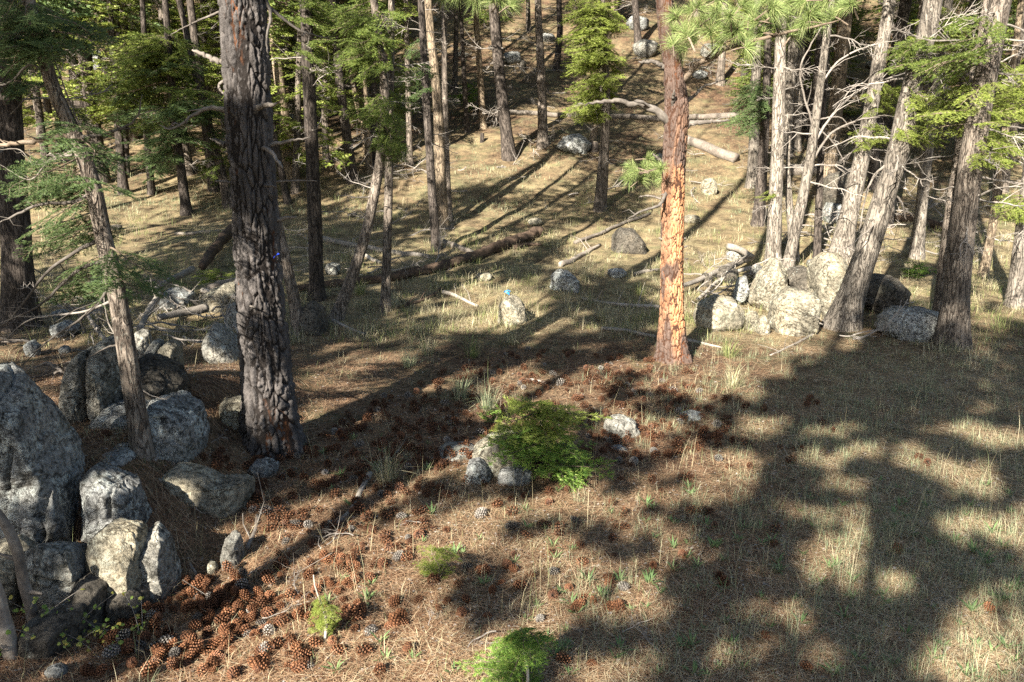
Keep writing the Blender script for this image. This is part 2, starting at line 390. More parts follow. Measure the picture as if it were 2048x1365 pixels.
# ------------------------------------------------------------------ the ground
def axis_pts(lo, a, b, hi, d, g):
    mid = np.arange(a, b+1e-6, d); out = [mid]
    s, x, l = d, a, []
    while x > lo: s *= g; x -= s; l.append(x)
    r = []; s, x = d, mid[-1]
    while x < hi: s *= g; x += s; r.append(x)
    return np.concatenate([l[::-1], mid, r])
def strawness(x, y):
    p = np.stack([x, y, 0*x], 1)
    s = 0.18 + 0.62*sst(8.6, 10.6, y) - .22*sst(13, 19, y) + 0.42*sst(1.2, 3.2, x)*(1-sst(9, 10, y)) + 0.22*sst(6.2, 4.2, y)*sst(-1.6, -.2, x)
    s = s - 0.55*np.exp(-((x-2.1)/1.0)**2-((y-8.6)/1.0)**2) - .3*sst(-1.9, -2.6, x)*sst(7.5, 6.0, y) - .35*sst(3.0, 4.0, x)*np.exp(-((y-10)/1.4)**2)
    s = s + .25*pnoise(p, .8) - sst(19, 25, y)*(.30+.75*pnoise(p+3, .33))
    return np.clip(s, 0, 1)
gx = axis_pts(-75, -5.4, 6.2, 75, .055, 1.055); gyv = axis_pts(-45, 2.6, 12.0, 125, .055, 1.04)
X, Y = np.meshgrid(gx, gyv); X = X.ravel(); Y = Y.ravel()
near = sst(16, 11, Y)
Z = gz(X, Y) + near*0.014*fbm(np.stack([X, Y, 0*X], 1), 14, 2)
nx, ny = len(gx), len(gyv)
ii = (np.arange(ny-1)[:, None]*nx + np.arange(nx-1)[None, :]).ravel()
ground = obj('ground', mesh('ground', np.stack([X, Y, Z], 1), np.stack([ii, ii+1, ii+nx+1, ii+nx], 1), M['ground'], True, None, {'straw': strawness(X, Y)}))
tag(ground, kind='structure')

# ------------------------------------------------------------------ boulders
def ico(sub):
    import bmesh
    bm = bmesh.new(); bmesh.ops.create_icosphere(bm, subdivisions=sub, radius=1)
    V = np.array([v.co[:] for v in bm.verts]); Fc = np.array([[v.index for v in f.verts] for f in bm.faces]); bm.free()
    return V, Fc
ICO = {k: ico(k) for k in (3, 4, 5, 6, 7)}
def rock_mesh(name, rfun, hy, m, size, seed, sub=5, n=2.7, rough=1.0, cracks=()):
    D, Fc = ICO[{3: 3, 4: 5, 5: 6, 6: 6}[sub]]
    D = D.copy(); th = np.arctan2(D[:, 2], D[:, 0]); rho = np.hypot(D[:, 0], D[:, 2])
    k = (rho**n + np.abs(D[:, 1])**n)**(-1.0/n)
    r = rfun(th)
    P = np.stack([r*k*rho*np.cos(th), hy*k*D[:, 1], r*k*rho*np.sin(th)], 1)
    s = size; q = P/s + seed*3.17
    # broad facets, then lumps, then grain
    d = (.085 if n < 3.5 else .045)*fbm(q, 1.6, 2) + .050*np.abs(fbm(q+4, 4.0, 3)) + .022*fbm(q, 14, 3) - .03*sst(.06, .0, np.abs(pnoise(q+8, 2.1)))
    nrm = P/np.linalg.norm(P, axis=1)[:, None]
    fr = np.random.default_rng(seed+900)
    for _ in range(10 if n < 3.1 else 16):
        f = fr.normal(size=3); f[2] = f[2]*.8+.1; f /= np.linalg.norm(f); h = P@f; lim = h.max()*(fr.uniform(.80, .96) if n < 6 else fr.uniform(.70, .93))
        P = P - f*(np.clip(h-lim, 0, None)*.95)[:, None]
    P = P + nrm*(d*s*rough)[:, None]
    for (x0, z0, x1, z1, wd, dp) in cracks:
        a = np.array([x0, z0]); e = np.array([x1-x0, z1-z0]); L = (e**2).sum()
        pz = np.stack([P[:, 0], P[:, 2]], 1) + .012*np.stack([pnoise(P, 9), pnoise(P+3, 9)], 1)
        t = np.clip(((pz-a)@e)/L, 0, 1); dist = np.linalg.norm(pz-a-t[:, None]*e, axis=1)
        P[:, 1] += np.where(P[:, 1] < hy*.3, dp*np.exp(-(dist/wd)**2), 0)
    return mesh(name, P, Fc, m, True)
def poly_r(pts):
    """radius as a function of angle for a star-shaped outline around the origin"""
    p = np.asarray(pts, float); th = np.linspace(-math.pi, math.pi, 361)
    q = np.concatenate([p, p[:1]]); seg = []
    for a, b in zip(q[:-1], q[1:]):
        t = np.linspace(0, 1, 40, endpoint=False)[:, None]; seg.append(a*(1-t)+b*t)
    s = np.concatenate(seg); a = np.arctan2(s[:, 1], s[:, 0]); r = np.hypot(s[:, 0], s[:, 1])
    o = np.argsort(a); a = a[o]; r = r[o]
    a = np.concatenate([a-2*math.pi, a, a+2*math.pi]); r = np.concatenate([r, r, r])
    R = np.interp(th, a, r); R = (np.roll(R[:-1], 4)+np.roll(R[:-1], 2)+R[:-1]*2+np.roll(R[:-1], -2)+np.roll(R[:-1], -4))/6
    R = np.concatenate([R, R[:1]])
    return lambda x: np.interp(x, th, R)
def boulder(out, label, m='rock', hy=None, n=2.7, sub=5, base=None, rough=1.0, cracks=(), name='boulder', group=None, bury=.25, parts=None):
    """out: outline in photo pixels of the visible stone; it stands on the ground at its lowest visible row"""
    out = np.asarray(out, float)
    if base is None:
        k = out[:, 1].max(); base = (out[:, 0].mean(), k)
    b = hit(*base)
    w0 = (out[:, 0].max()-out[:, 0].min())*mpp(base[0], base[1], b[1])
    hh = (out[:, 1].max()-out[:, 1].min())*mpp(base[0], base[1], b[1])
    if hy is None: hy = .42*max(w0, .8*hh)
    Yc = b[1] + .55*hy
    W = np.array([atY(u, v, Yc) for u, v in out])
    c = np.array([.5*(W[:, 0].min()+W[:, 0].max()), Yc, .45*W[:, 2].max()+.55*W[:, 2].min()])
    rel = W - c; low = rel[:, 2] < 0
    rel[low, 2] -= bury*(W[:, 2].max()-W[:, 2].min())*np.clip(-rel[low, 2]/(-rel[:, 2].min()+1e-6), 0, 1)
    rf = poly_r(np.stack([rel[:, 0], rel[:, 2]], 1)*(.97 if n < 3.1 else .94 if n < 6 else 1.07))
    sz = .5*(w0+hh)
    cr = []
    for (u0, v0, u1, v1, wd) in cracks:
        a = atY(u0, v0, Yc-hy) - c; e = atY(u1, v1, Yc-hy) - c
        cr.append((a[0], a[2], e[0], e[2], wd*1.5, wd*5))
    boulder.k += 1
    o = obj(name, rock_mesh(name, rf, hy, M[m], sz, boulder.k, sub, n, rough, cr), None, c)
    tag(o, label, 'boulder', group)
    return o
boulder.k = 0
def el(cx, cy, rx, ry, k=12, j=.10, seed=0):
    r = np.random.default_rng(int(cx*7+cy*13+seed)); a = np.linspace(0, 2*math.pi, k, endpoint=False)
    f = 1 + j*(r.random(k)*2-1)
    return np.stack([cx+rx*np.cos(a)*f, cy-ry*np.sin(a)*f], 1)

# lower left outcrop
boulder([(-60, 800), (-20, 752), (20, 742), (62, 762), (98, 825), (126, 890), (152, 985), (162, 1045), (150, 1078), (60, 1085), (-60, 1090)],
        'tallest grey lichened boulder at the left edge, split by a vertical crack', 'rock_blue', .30, 6.5, 6, (70, 1105), rough=.75, cracks=[(92, 880, 84, 960, .012), (84, 960, 74, 1085, .014), (20, 900, 5, 1050, .008)])
boulder([(172, 962), (186, 940), (230, 950), (266, 974), (279, 1030), (277, 1068), (225, 1060), (180, 1046)],
        'squarish grey block with a notch, right of the tall boulder and above the cracked blocks', 'rock_blue', .17, 7, 5, (230, 1095), cracks=[(215, 950, 218, 1040, .009)], rough=.8)
boulder([(68, 1095), (110, 1073), (155, 1076), (162, 1130), (160, 1185), (150, 1245), (80, 1240), (70, 1170)],
        'grey block below the tall boulder crossed by a diagonal shadow', 'rock', .16, 7, 5, (115, 1235), rough=.8, cracks=[(70, 1165, 160, 1190, .008)])
boulder([(190, 1078), (215, 1060), (268, 1070), (286, 1140), (287, 1215), (232, 1225), (205, 1190), (194, 1130)],
        'rough pale block directly below the notched block', 'rock_warm', .16, 7, 5, (245, 1225), rough=.8)
boulder([(280, 1075), (296, 1055), (328, 1088), (346, 1155), (336, 1192), (300, 1206), (288, 1150)],
        'narrow grey slab leaning at the right end of the outcrop beside the cone pile', 'rock', .13, 6, 5, (312, 1205), rough=.8)
boulder([(-30, 1095), (20, 1083), (62, 1092), (68, 1130), (60, 1200), (-20, 1210)], 'small block behind the leaning dead pole at the left edge', 'rock_warm', .22, 3.6, 4, (30, 1225))
boulder([(160, 1150), (190, 1145), (218, 1162), (222, 1240), (165, 1245)], 'low block with dry grass between the two lower outcrop blocks', 'rock_dark', .18, 4, 4, (190, 1255))
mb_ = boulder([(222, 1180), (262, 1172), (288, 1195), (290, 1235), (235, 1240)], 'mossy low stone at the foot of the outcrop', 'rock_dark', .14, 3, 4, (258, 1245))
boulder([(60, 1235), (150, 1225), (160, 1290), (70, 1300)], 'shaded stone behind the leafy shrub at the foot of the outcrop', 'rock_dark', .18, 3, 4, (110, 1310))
boulder([(322, 948), (350, 930), (398, 944), (440, 966), (500, 958), (508, 985), (480, 1016), (430, 1010), (350, 988)],
        'long pale slab lying in needles in front of the leaning fir', 'rock_warm', .17, 4.5, 5, (425, 1018), rough=.8)
boulder(el(528, 936, 33, 18), 'small bluish stone at the foot of the big dark pine', 'rock_blue', sub=4)
boulder([(292, 830), (310, 796), (355, 790), (394, 822), (402, 870), (392, 905), (330, 915), (292, 895)],
        'large round mottled boulder right behind the foot of the leaning fir', 'rock_blue', .30, 2.8, 5, (350, 915))
boulder([(188, 832), (215, 810), (262, 805), (300, 815), (300, 850), (195, 850)], 'flat slab left of the leaning fir above the dark needle mat', 'rock_blue', .25, 3, 4, (245, 850))
boulder([(220, 772), (238, 738), (288, 714), (338, 730), (370, 760), (366, 802), (300, 812), (228, 805)],
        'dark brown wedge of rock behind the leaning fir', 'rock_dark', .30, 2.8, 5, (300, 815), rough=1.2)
boulder([(143, 805), (148, 745), (168, 698), (192, 690), (197, 760), (194, 835), (150, 838)],
        'tall upright pale stone, left half of the split pair', 'rock', .28, 3.6, 5, (170, 840))
boulder([(198, 700), (210, 670), (238, 668), (250, 735), (240, 820), (202, 832)],
        'tall upright stone, right half of the split pair', 'rock', .28, 3.6, 5, (220, 838))
boulder([(266, 680), (275, 657), (298, 665), (300, 720), (270, 720)], 'small upright stone behind the leaning fir trunk', 'rock', sub=4, base=(285, 745))
boulder([(295, 700), (308, 677), (324, 680), (326, 748), (298, 750)], 'narrow finger of rock, left of two behind the dark wedge', 'rock', .16, 3.2, 4, (310, 770))
boulder([(325, 690), (342, 675), (358, 690), (362, 748), (328, 752)], 'narrow finger of rock, right of two behind the dark wedge', 'rock_warm', .16, 3.2, 4, (343, 770))
boulder([(407, 685), (428, 652), (450, 653), (474, 688), (488, 716), (450, 724), (415, 704)], 'pointed pale boulder left of the big dark pine', 'rock', .3, 2.6, 5)
boulder([(445, 800), (470, 793), (500, 797), (502, 850), (448, 852)], 'squarish pale stone half hidden by the big dark pine', 'rock_warm', .18, 3.6, 4)
boulder([(395, 605), (428, 576), (470, 560), (498, 566), (500, 612), (400, 622)], 'broad pale boulder behind the brush pile left of the big dark pine', 'rock_warm', .4, 2.8, 5)
boulder([(316, 618), (325, 585), (350, 573), (385, 588), (388, 620)], 'stone under the crossed logs of the brush pile', 'rock_blue', .3, 2.8, 4)
boulder([(453, 640), (460, 608), (495, 603), (500, 660), (460, 662)], 'stone wedged beside the big dark pine below the grey log', 'rock', .25, 3, 4)
boulder([(598, 662), (600, 618), (622, 602), (648, 618), (655, 660), (620, 668)], 'mossy stone between the two slim trunks right of the big dark pine', 'rock_dark', .3, 2.8, 4)
boulder(el(66, 697, 17, 16), 'small round stone in the shade near the left edge', 'rock_blue', sub=4)
boulder(el(130, 658, 27, 15), 'low pale stone in the shade left of the leaning fir', 'rock_blue', sub=4)
boulder(el(130, 700, 12, 8), 'tiny stone beside the fallen sticks at left', 'rock_blue', sub=3)
boulder(el(120, 628, 18, 8), 'flat little stone under the low fir boughs at left', 'rock_blue', sub=3)
boulder(el(665, 537, 15, 14), 'small pale stone beside the straight dark trunk', 'rock', sub=4)
# middle of the clearing
boulder([(993, 642), (998, 612), (1012, 594), (1024, 590), (1040, 596), (1050, 612), (1055, 638), (1025, 648)],
        'knobbly grey stone topped by a scrap of blue tape', 'rock_warm', .22, 2.6, 4)
boulder([(1100, 578), (1103, 548), (1120, 538), (1142, 545), (1160, 562), (1158, 582)], 'dark stone spotted with white lichen in the clearing', 'rock_blue', .22, 2.6, 4)
boulder(el(1234, 546, 20, 9), 'flat stone flecked with white left of the orange pine', 'rock_blue', sub=4)
boulder([(1218, 500), (1222, 470), (1240, 454), (1268, 460), (1290, 485), (1295, 505)], 'broad dark stone upslope left of the orange pine', 'rock_dark', .35, 2.6, 4)
boulder(el(1070, 443, 16, 7), 'low pale stone in the sunlit grass upslope', 'rock_warm', sub=3)
boulder(el(966, 554, 20, 8), 'half buried yellowish stone in the clearing grass', 'rock_warm', sub=3)
boulder([(938, 955), (946, 905), (985, 872), (1030, 865), (1060, 885), (1070, 930), (1064, 960), (1010, 962)],
        'domed boulder under the green fir sapling', 'rock_warm', .30, 2.6, 5, (1010, 945))
boulder([(925, 962), (935, 925), (958, 918), (980, 935), (985, 964)], 'bluish stone against the left foot of the domed boulder', 'rock_blue', .10, 3, 4, (955, 966))
boulder([(990, 965), (1000, 938), (1035, 932), (1065, 945), (1062, 966)], 'low bluish stone at the front of the domed boulder', 'rock_blue', .10, 3.2, 4, (1028, 968))
boulder(el(910, 905, 42, 10), 'flat pale slab flush with the ground left of the domed boulder', 'rock', .2, sub=4, name='boulder')
boulder([(1204, 862), (1212, 840), (1240, 833), (1272, 842), (1280, 862), (1255, 873), (1220, 872)], 'pale round stone right of the green fir sapling', 'rock', .15, 2.6, 4)
boulder(el(1384, 831, 27, 7), 'flat bluish stone barely out of the needles below the orange pine', 'rock_blue', sub=4)
boulder(el(1240, 897, 18, 5), 'sliver of flat stone below the pale round stone', 'rock_blue', sub=3)
boulder([(443, 1128), (448, 1082), (462, 1066), (480, 1072), (484, 1120), (465, 1136)], 'egg shaped pale stone among the cones in the foreground', 'rock', .10, 2.6, 4)
boulder(el(425, 1137, 12, 15), 'small cream stone left of the egg shaped one', 'rock_warm', sub=3)
boulder(el(112, 1345, 22, 14), 'dark stone in the cone pile at the bottom left corner', 'rock_blue', sub=4)
boulder(el(232, 911, 40, 14), 'half buried bluish slab on the needle mat above the outcrop', 'rock_blue', .22, sub=4)
# cluster on the right
boulder([(1383, 642), (1398, 607), (1428, 593), (1468, 598), (1488, 625), (1474, 652), (1440, 662), (1400, 657)],
        'rounded boulder right of the orange pine crossed by the trunk shadow', 'rock_warm', .34, 2.7, 4)
boulder([(1538, 640), (1545, 600), (1575, 575), (1612, 572), (1640, 595), (1642, 640), (1610, 668), (1560, 668)],
        'big smooth sunlit boulder at the front of the right-hand cluster', 'rock_warm', .38, 2.5, 4)
boulder([(1618, 585), (1622, 535), (1645, 508), (1678, 510), (1704, 540), (1708, 590), (1690, 625), (1640, 625)],
        'tallest rounded boulder leaning against the tilted fir', 'rock_warm', .42, 2.6, 4, (1665, 640))
boulder([(1498, 592), (1512, 562), (1535, 527), (1550, 513), (1562, 520), (1570, 560), (1574, 600), (1535, 606)],
        'pointed upright boulder at the left of the right-hand cluster', 'rock_warm', .30, 2.8, 4, (1538, 622))
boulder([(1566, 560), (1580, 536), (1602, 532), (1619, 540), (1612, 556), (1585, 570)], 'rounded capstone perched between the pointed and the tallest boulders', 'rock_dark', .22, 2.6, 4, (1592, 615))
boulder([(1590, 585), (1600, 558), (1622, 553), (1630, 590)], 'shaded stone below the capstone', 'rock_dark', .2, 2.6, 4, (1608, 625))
boulder([(1514, 660), (1520, 636), (1530, 630), (1540, 650), (1540, 668), (1520, 670)], 'little standing stone in front of the pointed boulder', 'rock_warm', .08, 2.8, 4)
boulder([(1466, 592), (1478, 556), (1494, 551), (1498, 585), (1480, 600)], 'mossy grey stone behind the crossed dead poles', 'rock_blue', .18, 2.8, 4, (1482, 612))
boulder(el(1516, 545, 14, 18), 'small pale stone tucked behind the pointed boulder', 'rock', sub=4)
boulder(el(1505, 640, 12, 22), 'pale slab propped beside the little standing stone', 'rock_warm', sub=4)
boulder([(1714, 600), (1722, 565), (1750, 548), (1788, 552), (1810, 580), (1806, 606), (1780, 622), (1730, 622)],
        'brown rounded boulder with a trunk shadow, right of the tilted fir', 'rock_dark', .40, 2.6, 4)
boulder([(1756, 655), (1762, 630), (1790, 617), (1840, 615), (1872, 625), (1872, 660), (1845, 678), (1790, 674)],
        'flat topped boulder capped with needles left of the twin trunks', 'rock_blue', .38, 3.0, 4, cracks=[(1812, 640, 1810, 676, .01)])
boulder(el(1478, 511, 27, 13), 'low pale stone upslope of the crossed dead poles', 'rock', sub=4)
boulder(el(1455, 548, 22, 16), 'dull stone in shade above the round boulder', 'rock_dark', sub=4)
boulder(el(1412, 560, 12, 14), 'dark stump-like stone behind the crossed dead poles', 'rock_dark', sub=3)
boulder(el(1625, 526, 12, 8), 'small grey stone behind the tallest boulder', 'rock_blue', sub=3)
boulder(el(1418, 373, 18, 18), 'pale round stone on the sunny slope right of the orange pine', 'rock_warm', sub=4)
boulder(el(1385, 438, 20, 8), 'low stone in straw just right of the orange pine', 'rock_warm', sub=3)
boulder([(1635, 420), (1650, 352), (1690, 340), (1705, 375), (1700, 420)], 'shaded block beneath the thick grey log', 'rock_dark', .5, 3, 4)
boulder([(1640, 440), (1660, 405), (1690, 410), (1695, 445)], 'broken slab among brush behind the slim leaning firs', 'rock_blue', .4, 3, 4)
boulder([(1110, 296), (1125, 272), (1160, 268), (1185, 288), (1170, 306)], 'tilted pale slab in the shade below the long log', 'rock_blue', .4, 2.8, 4)
# stones scattered on the hillside
r_ = np.random.default_rng(21)
far_spots = [(195, 120, 22, 26), (215, 140, 14, 10), (570, 120, 20, 14), (610, 95, 22, 20), (650, 75, 16, 14), (905, 60, 16, 14), (930, 85, 14, 8), (925, 110, 20, 7), (1045, 90, 18, 8),
             (1025, 115, 26, 16), (1045, 130, 10, 14), (1245, 75, 30, 18), (1290, 95, 34, 24), (1275, 45, 30, 20), (1310, 70, 22, 14), (1225, 45, 20, 14), (1420, 100, 26, 20), (1450, 78, 16, 14), (1400, 150, 20, 12),
             (1700, 170, 26, 18), (1710, 220, 22, 16), (1745, 130, 18, 12), (1320, 315, 18, 10), (240, 440, 20, 10), (230, 455, 18, 8), (860, 40, 20, 12), (330, 60, 18, 12), (455, 180, 16, 10), (1600, 250, 20, 12),
             (1480, 55, 22, 14), (1830, 70, 20, 14), (1560, 110, 14, 12), (610, 445, 14, 7), (705, 430, 14, 6), (580, 235, 16, 10), (80, 555, 20, 6), (1095, 75, 22, 12), (985, 95, 12, 8), (1160, 60, 16, 12), (1890, 30, 18, 12)]
far_spots = [q for k, q in enumerate(far_spots) if k % 3 != 2]
for i, (u, v, rx, ry) in enumerate(far_spots):
    boulder(el(u, v, rx*.8, ry*.75), ('small grey rock among the hillside trees, '+('left of the big dark pine' if u < 450 else 'left of the clearing' if u < 800 else 'above the clearing' if u < 1180 else 'beside the top of the orange pine' if u < 1500 else 'behind the leaning firs')) if v < 330 else 'small grey rock in the straw on the middle slope', ('rock_blue', 'rock_dark', 'rock')[i % 3], sub=3,
            group='rocks on the upper hillside' if v < 330 else 'rocks on the middle slope')

# ------------------------------------------------------------------ foliage prototypes
def rotm(az, pitch, roll=0.0):
    """branch frame: +x out along azimuth, tilted up by pitch"""
    ca, sa, cp, sp = math.cos(az), math.sin(az), math.cos(pitch), math.sin(pitch)
    x = np.array([ca*cp, sa*cp, sp]); y = np.array([-sa, ca, 0]); z = np.cross(x, y)
    cr, sr = math.cos(roll), math.sin(roll)
    return np.stack([x, y*cr+z*sr, -y*sr+z*cr], 1)
def needles_along(r, A, Bp, step, nl, nw, up=.35):
    """needles (one thin triangle each) on both sides of the segments A->Bp"""
    A = np.asarray(A); Bp = np.asarray(Bp); L = np.linalg.norm(Bp-A, axis=1); k = np.maximum(1, (L/step).astype(int))
    idx = np.repeat(np.arange(len(A)), k); n = len(idx)
    t = r.random(n); p = A[idx]+(Bp-A)[idx]*t[:, None]; d = ((Bp-A)/(L[:, None]+1e-9))[idx]
    zz = np.array([0, 0, 1.]); s = np.cross(d, zz); s /= np.linalg.norm(s, axis=1)[:, None]+1e-9
    side = np.where(r.random(n) < .5, -1, 1)[:, None]
    dr = d*(.55+.4*r.random((n, 1))) + s*side*(.8+.3*r.random((n, 1))) + zz*(r.normal(0, up, (n, 1))+.12)
    dr /= np.linalg.norm(dr, axis=1)[:, None]
    ln = nl*(.7+.5*r.random((n, 1))); wv = np.cross(dr, r.normal(size=(n, 3))); wv /= np.linalg.norm(wv, axis=1)[:, None]+1e-9
    V = np.stack([p-wv*nw*.5, p+wv*nw*.5, p+dr*ln], 1).reshape(-1, 3)
    return V, np.arange(3*n).reshape(-1, 3)
def fir_branch(seed, step, nl, nw, twstep=.055, bare=.12, stems=True, dead=0.0):
    """a 1 m bough along +x, flat spray of twigs"""
    r = np.random.default_rng(seed); mb = MB()
    s = np.linspace(0, 1, 9); bend = r.normal(0, .05)
    ax = np.stack([s, bend*s*s+.02*np.sin(s*7+seed), .05*np.sin(s*2.2)-.13*s**2+.01*np.sin(9*s)], 1)
    def on(t): return np.array([np.interp(t, s, ax[:, k]) for k in range(3)])
    A, Bp = [], []
    def twig(p, dirv, L, lvl):
        k = max(2, int(L/.06)); prev = p; d = dirv/np.linalg.norm(dirv)
        pts = [p]
        for i in range(k):
            d = d + np.array([.10, r.normal(0, .08), -.07+r.normal(0, .05)]); d /= np.linalg.norm(d)
            q = prev + d*L/k; A.append(prev); Bp.append(q); pts.append(q)
            if lvl < 2 and i > 0 and L > .10:
                sd = np.cross(d, [0, 0, 1.]); sd /= np.linalg.norm(sd)+1e-9
                for sg in (-1, 1):
                    if r.random() < .75: twig(q, d*.75+sd*sg*.75, L*.38*(1-i/k*.5), lvl+1)
            prev = q
        if stems and lvl == 1: V, T, Q = tube(np.array([pts[0], pts[len(pts)//2], pts[-1]]), [.0030, .0022, .001], 3, False); mb.add(V, T, Q, 1)
    t = bare
    sg = 1
    while t < .98:
        L = (.40*(1-t)+.10)*(.75+.5*r.random()); sg = -sg
        twig(on(t), np.array([.62, sg*.8, r.normal(0, .12)]), L, 1)
        if r.random() < .25: twig(on(t), np.array([.7, sg*.2, .5]), L*.4, 2)
        t += twstep*(.7+.6*r.random())
    twig(on(.95), np.array([1, 0, 0.]), .12, 2)
    V, T = needles_along(r, A, Bp, step, nl, nw)
    if dead > 0:
        mb.add(V, T, None, 0)
    else: mb.add(V, T, None, 0)
    if stems:
        V, T, Q = tube(ax, np.linspace(.011, .003, 9), 4, False); mb.add(V, T, Q, 1)
    return mb.arrays()
FIR_HI = [fir_branch(40+k, .0024, .027, .0046, .055) for k in range(4)]
FIR_MID = [fir_branch(60+k, .0046, .038, .0085, .065) for k in range(4)]
FIR_LO = [fir_branch(80+k, .019, .060, .026, .085, .12, True) for k in range(4)]
def dead_arr(seed, nsub=7, curl=.13, thin=1.0):
    """a bare 1 m branch along +x with side twigs"""
    r = np.random.default_rng(seed); mb = MB()
    s = np.linspace(0, 1, 12); c = r.normal(0, curl); d = r.uniform(-.28, .10)
    ax = np.stack([s*(1-.08*s), c*s*s*.5+.025*np.sin(6*s+seed)+.01*np.sin(17*s+seed), d*s*s+.03*np.sin(5*s+2*seed)+.012*np.sin(15*s)], 1)
    V, T, Q = tube(ax, (.0125*(1-.75*s)+.001)*thin, 5, True); mb.add(V, T, Q)
    for k in range(nsub):
        t = .2+.75*r.random(); p = np.array([np.interp(t, s, ax[:, j]) for j in range(3)])
        L = (.10+.35*(1-t))*(.5+r.random()); sg = 1 if r.random() < .5 else -1
        dr = np.array([.6+.3*r.random(), sg*(.5+.5*r.random()), r.normal(-.1, .4)]); dr /= np.linalg.norm(dr)
        q = np.linspace(0, 1, 6)[:, None]; cur = np.array([.15, r.normal(0, .2), -.35+r.normal(0, .15)])
        tp = p+dr*L*q+cur*L*q*q
        V, T, Q = tube(tp, np.linspace(.0065, .0018, 6)*thin, 3, False); mb.add(V, T, Q)
        for j in range(2):
            a = tp[2+j]; d2 = dr*.5+r.normal(0, .6, 3); V, T, Q = tube(np.array([a, a+d2*L*.25, a+d2*L*.45+np.array([0, 0, -.1*L])]), [.0038*thin, .0028*thin, .0014*thin], 3, False); mb.add(V, T, Q)
    return mb.arrays()
DEAD = [dead_arr(100+k, [3, 5, 8, 10, 6, 2, 7, 9][k]) for k in range(8)]
def xf(arr, R, s, t, mb, m0=0):
    V, fs, mi = arr; W = (V*s)@R.T + t; j = 0; base = mb.n
    mb.v.append(W); mb.n += len(W)
    for f in fs:
        mm = mi[j:j+len(f)]+m0; j += len(f)
        if f.shape[1] == 3: mb.t.append(f+base); mb.tm.append(mm)
        else: mb.q.append(f+base); mb.qm.append(mm)
def tuft_arr(seed, n=90, L=.17, wd=.0042, spread=1.25):
    """a ponderosa needle tuft at the end of a twig along +x"""
    r = np.random.default_rng(seed); mb = MB()
    a = r.random(n)*2*math.pi; ph = spread*np.sqrt(r.random(n))*1.15
    d = np.stack([np.cos(ph), np.sin(ph)*np.cos(a), np.sin(ph)*np.sin(a)], 1)
    p = np.stack([-.07*r.random(n), 0*a, 0*a], 1)
    l = L*(.75+.4*r.random((n, 1)))
    wv = np.cross(d, r.normal(size=(n, 3))); wv /= np.linalg.norm(wv, axis=1)[:, None]
    mid = p+d*l*.55; tip = p+d*l; tip[:, 2] -= .03*l[:, 0]/L*1.0
    V = np.stack([p-wv*wd*.5, p+wv*wd*.5, mid+wv*wd*.42, mid-wv*wd*.42, tip], 1).reshape(-1, 3)
    b = np.arange(n)*5
    mb.add(V, np.stack([b+3, b+2, b+4], 1), np.stack([b, b+1, b+2, b+3], 1), 0)
    V, T, Q = tube(np.array([[-.22, 0, -.02], [-.1, 0, 0], [.02, 0, 0]]), [.008, .008, .005], 5); mb.add(V, T, Q, 1)
    return mb.arrays()
TUFT = [tuft_arr(130+k, 230, .17, .0032) for k in range(3)]
TUFT_LO = [tuft_arr(140+k, 26, .27, .035, 1.7) for k in range(3)]
def arr_mesh(name, arr, mats):
    V, fs, mi = arr; return mesh(name, V, fs, mats, False, mi)
BOUGH = {}
for key, arrs, mt in (('fir', FIR_HI, 'fir'), ('dark', FIR_HI, 'fir_dark'), ('young', FIR_MID, 'fir_young_lit'), ('mid', FIR_MID, 'fir'), ('middark', FIR_MID, 'fir_dark')):  # the young key also serves boughs with sunlight painted in
    BOUGH[key] = [arr_mesh('fir_bough', a, [M[mt], M['stem']]) for a in arrs]
DEADM = {k: [arr_mesh('dead_branch', a, [M[k]]) for a in DEAD] for k in ('twig', 'twig_dark')}

# crowns shared by the trees of the hillside: built round the z axis, unit metres
def crown_arr(seed, zs, h, r0, nb, protos, lowr=1.0, tip=True):
    r = np.random.default_rng(seed); mb = MB()
    for k in range(nb):
        t = (k+r.random())/nb; z = zs+h*t
        L = (r0*(1-t)**.8*(.55+.6*r.random())+.25)*(lowr if t < .15 else 1)
        az = k*2.399+r.normal(0, .3)
        xf(protos[k % len(protos)], rotm(az, r.uniform(-.25, .25)+.35*t, r.normal(0, .25)), L, np.array([0, 0, z]), mb)
    return mb.arrays()
CROWN = [arr_mesh('crown', crown_arr(200+k, 0, 7.5, 2.1, 58, FIR_LO), [M['fir' if k % 2 else 'fir_dark'], M['stem']]) for k in range(4)]
CROWN_LOW = [arr_mesh('crown', crown_arr(210+k, 0, 4.5, 1.25, 46, FIR_LO), [M[['fir_young_lit', 'fir', 'fir_young_lit'][k]], M['stem']]) for k in range(3)]
def snagset(seed, n, h, r0):
    r = np.random.default_rng(seed); mb = MB()
    for k in range(n):
        xf(DEAD[k % 8], rotm(r.random()*6.28, r.uniform(-.35, .3), r.random()*6.28), r0*(.3+.9*r.random()), np.array([0, 0, h*r.random()]), mb)
    return mb.arrays()
SNAG = [arr_mesh('dead_twigs', snagset(220+k, 20, 5.0, .95), [M['twig']]) for k in range(3)] + [arr_mesh('dead_twigs', snagset(230+k, 16, 5.0, .9), [M['twig_dark']]) for k in range(2)]

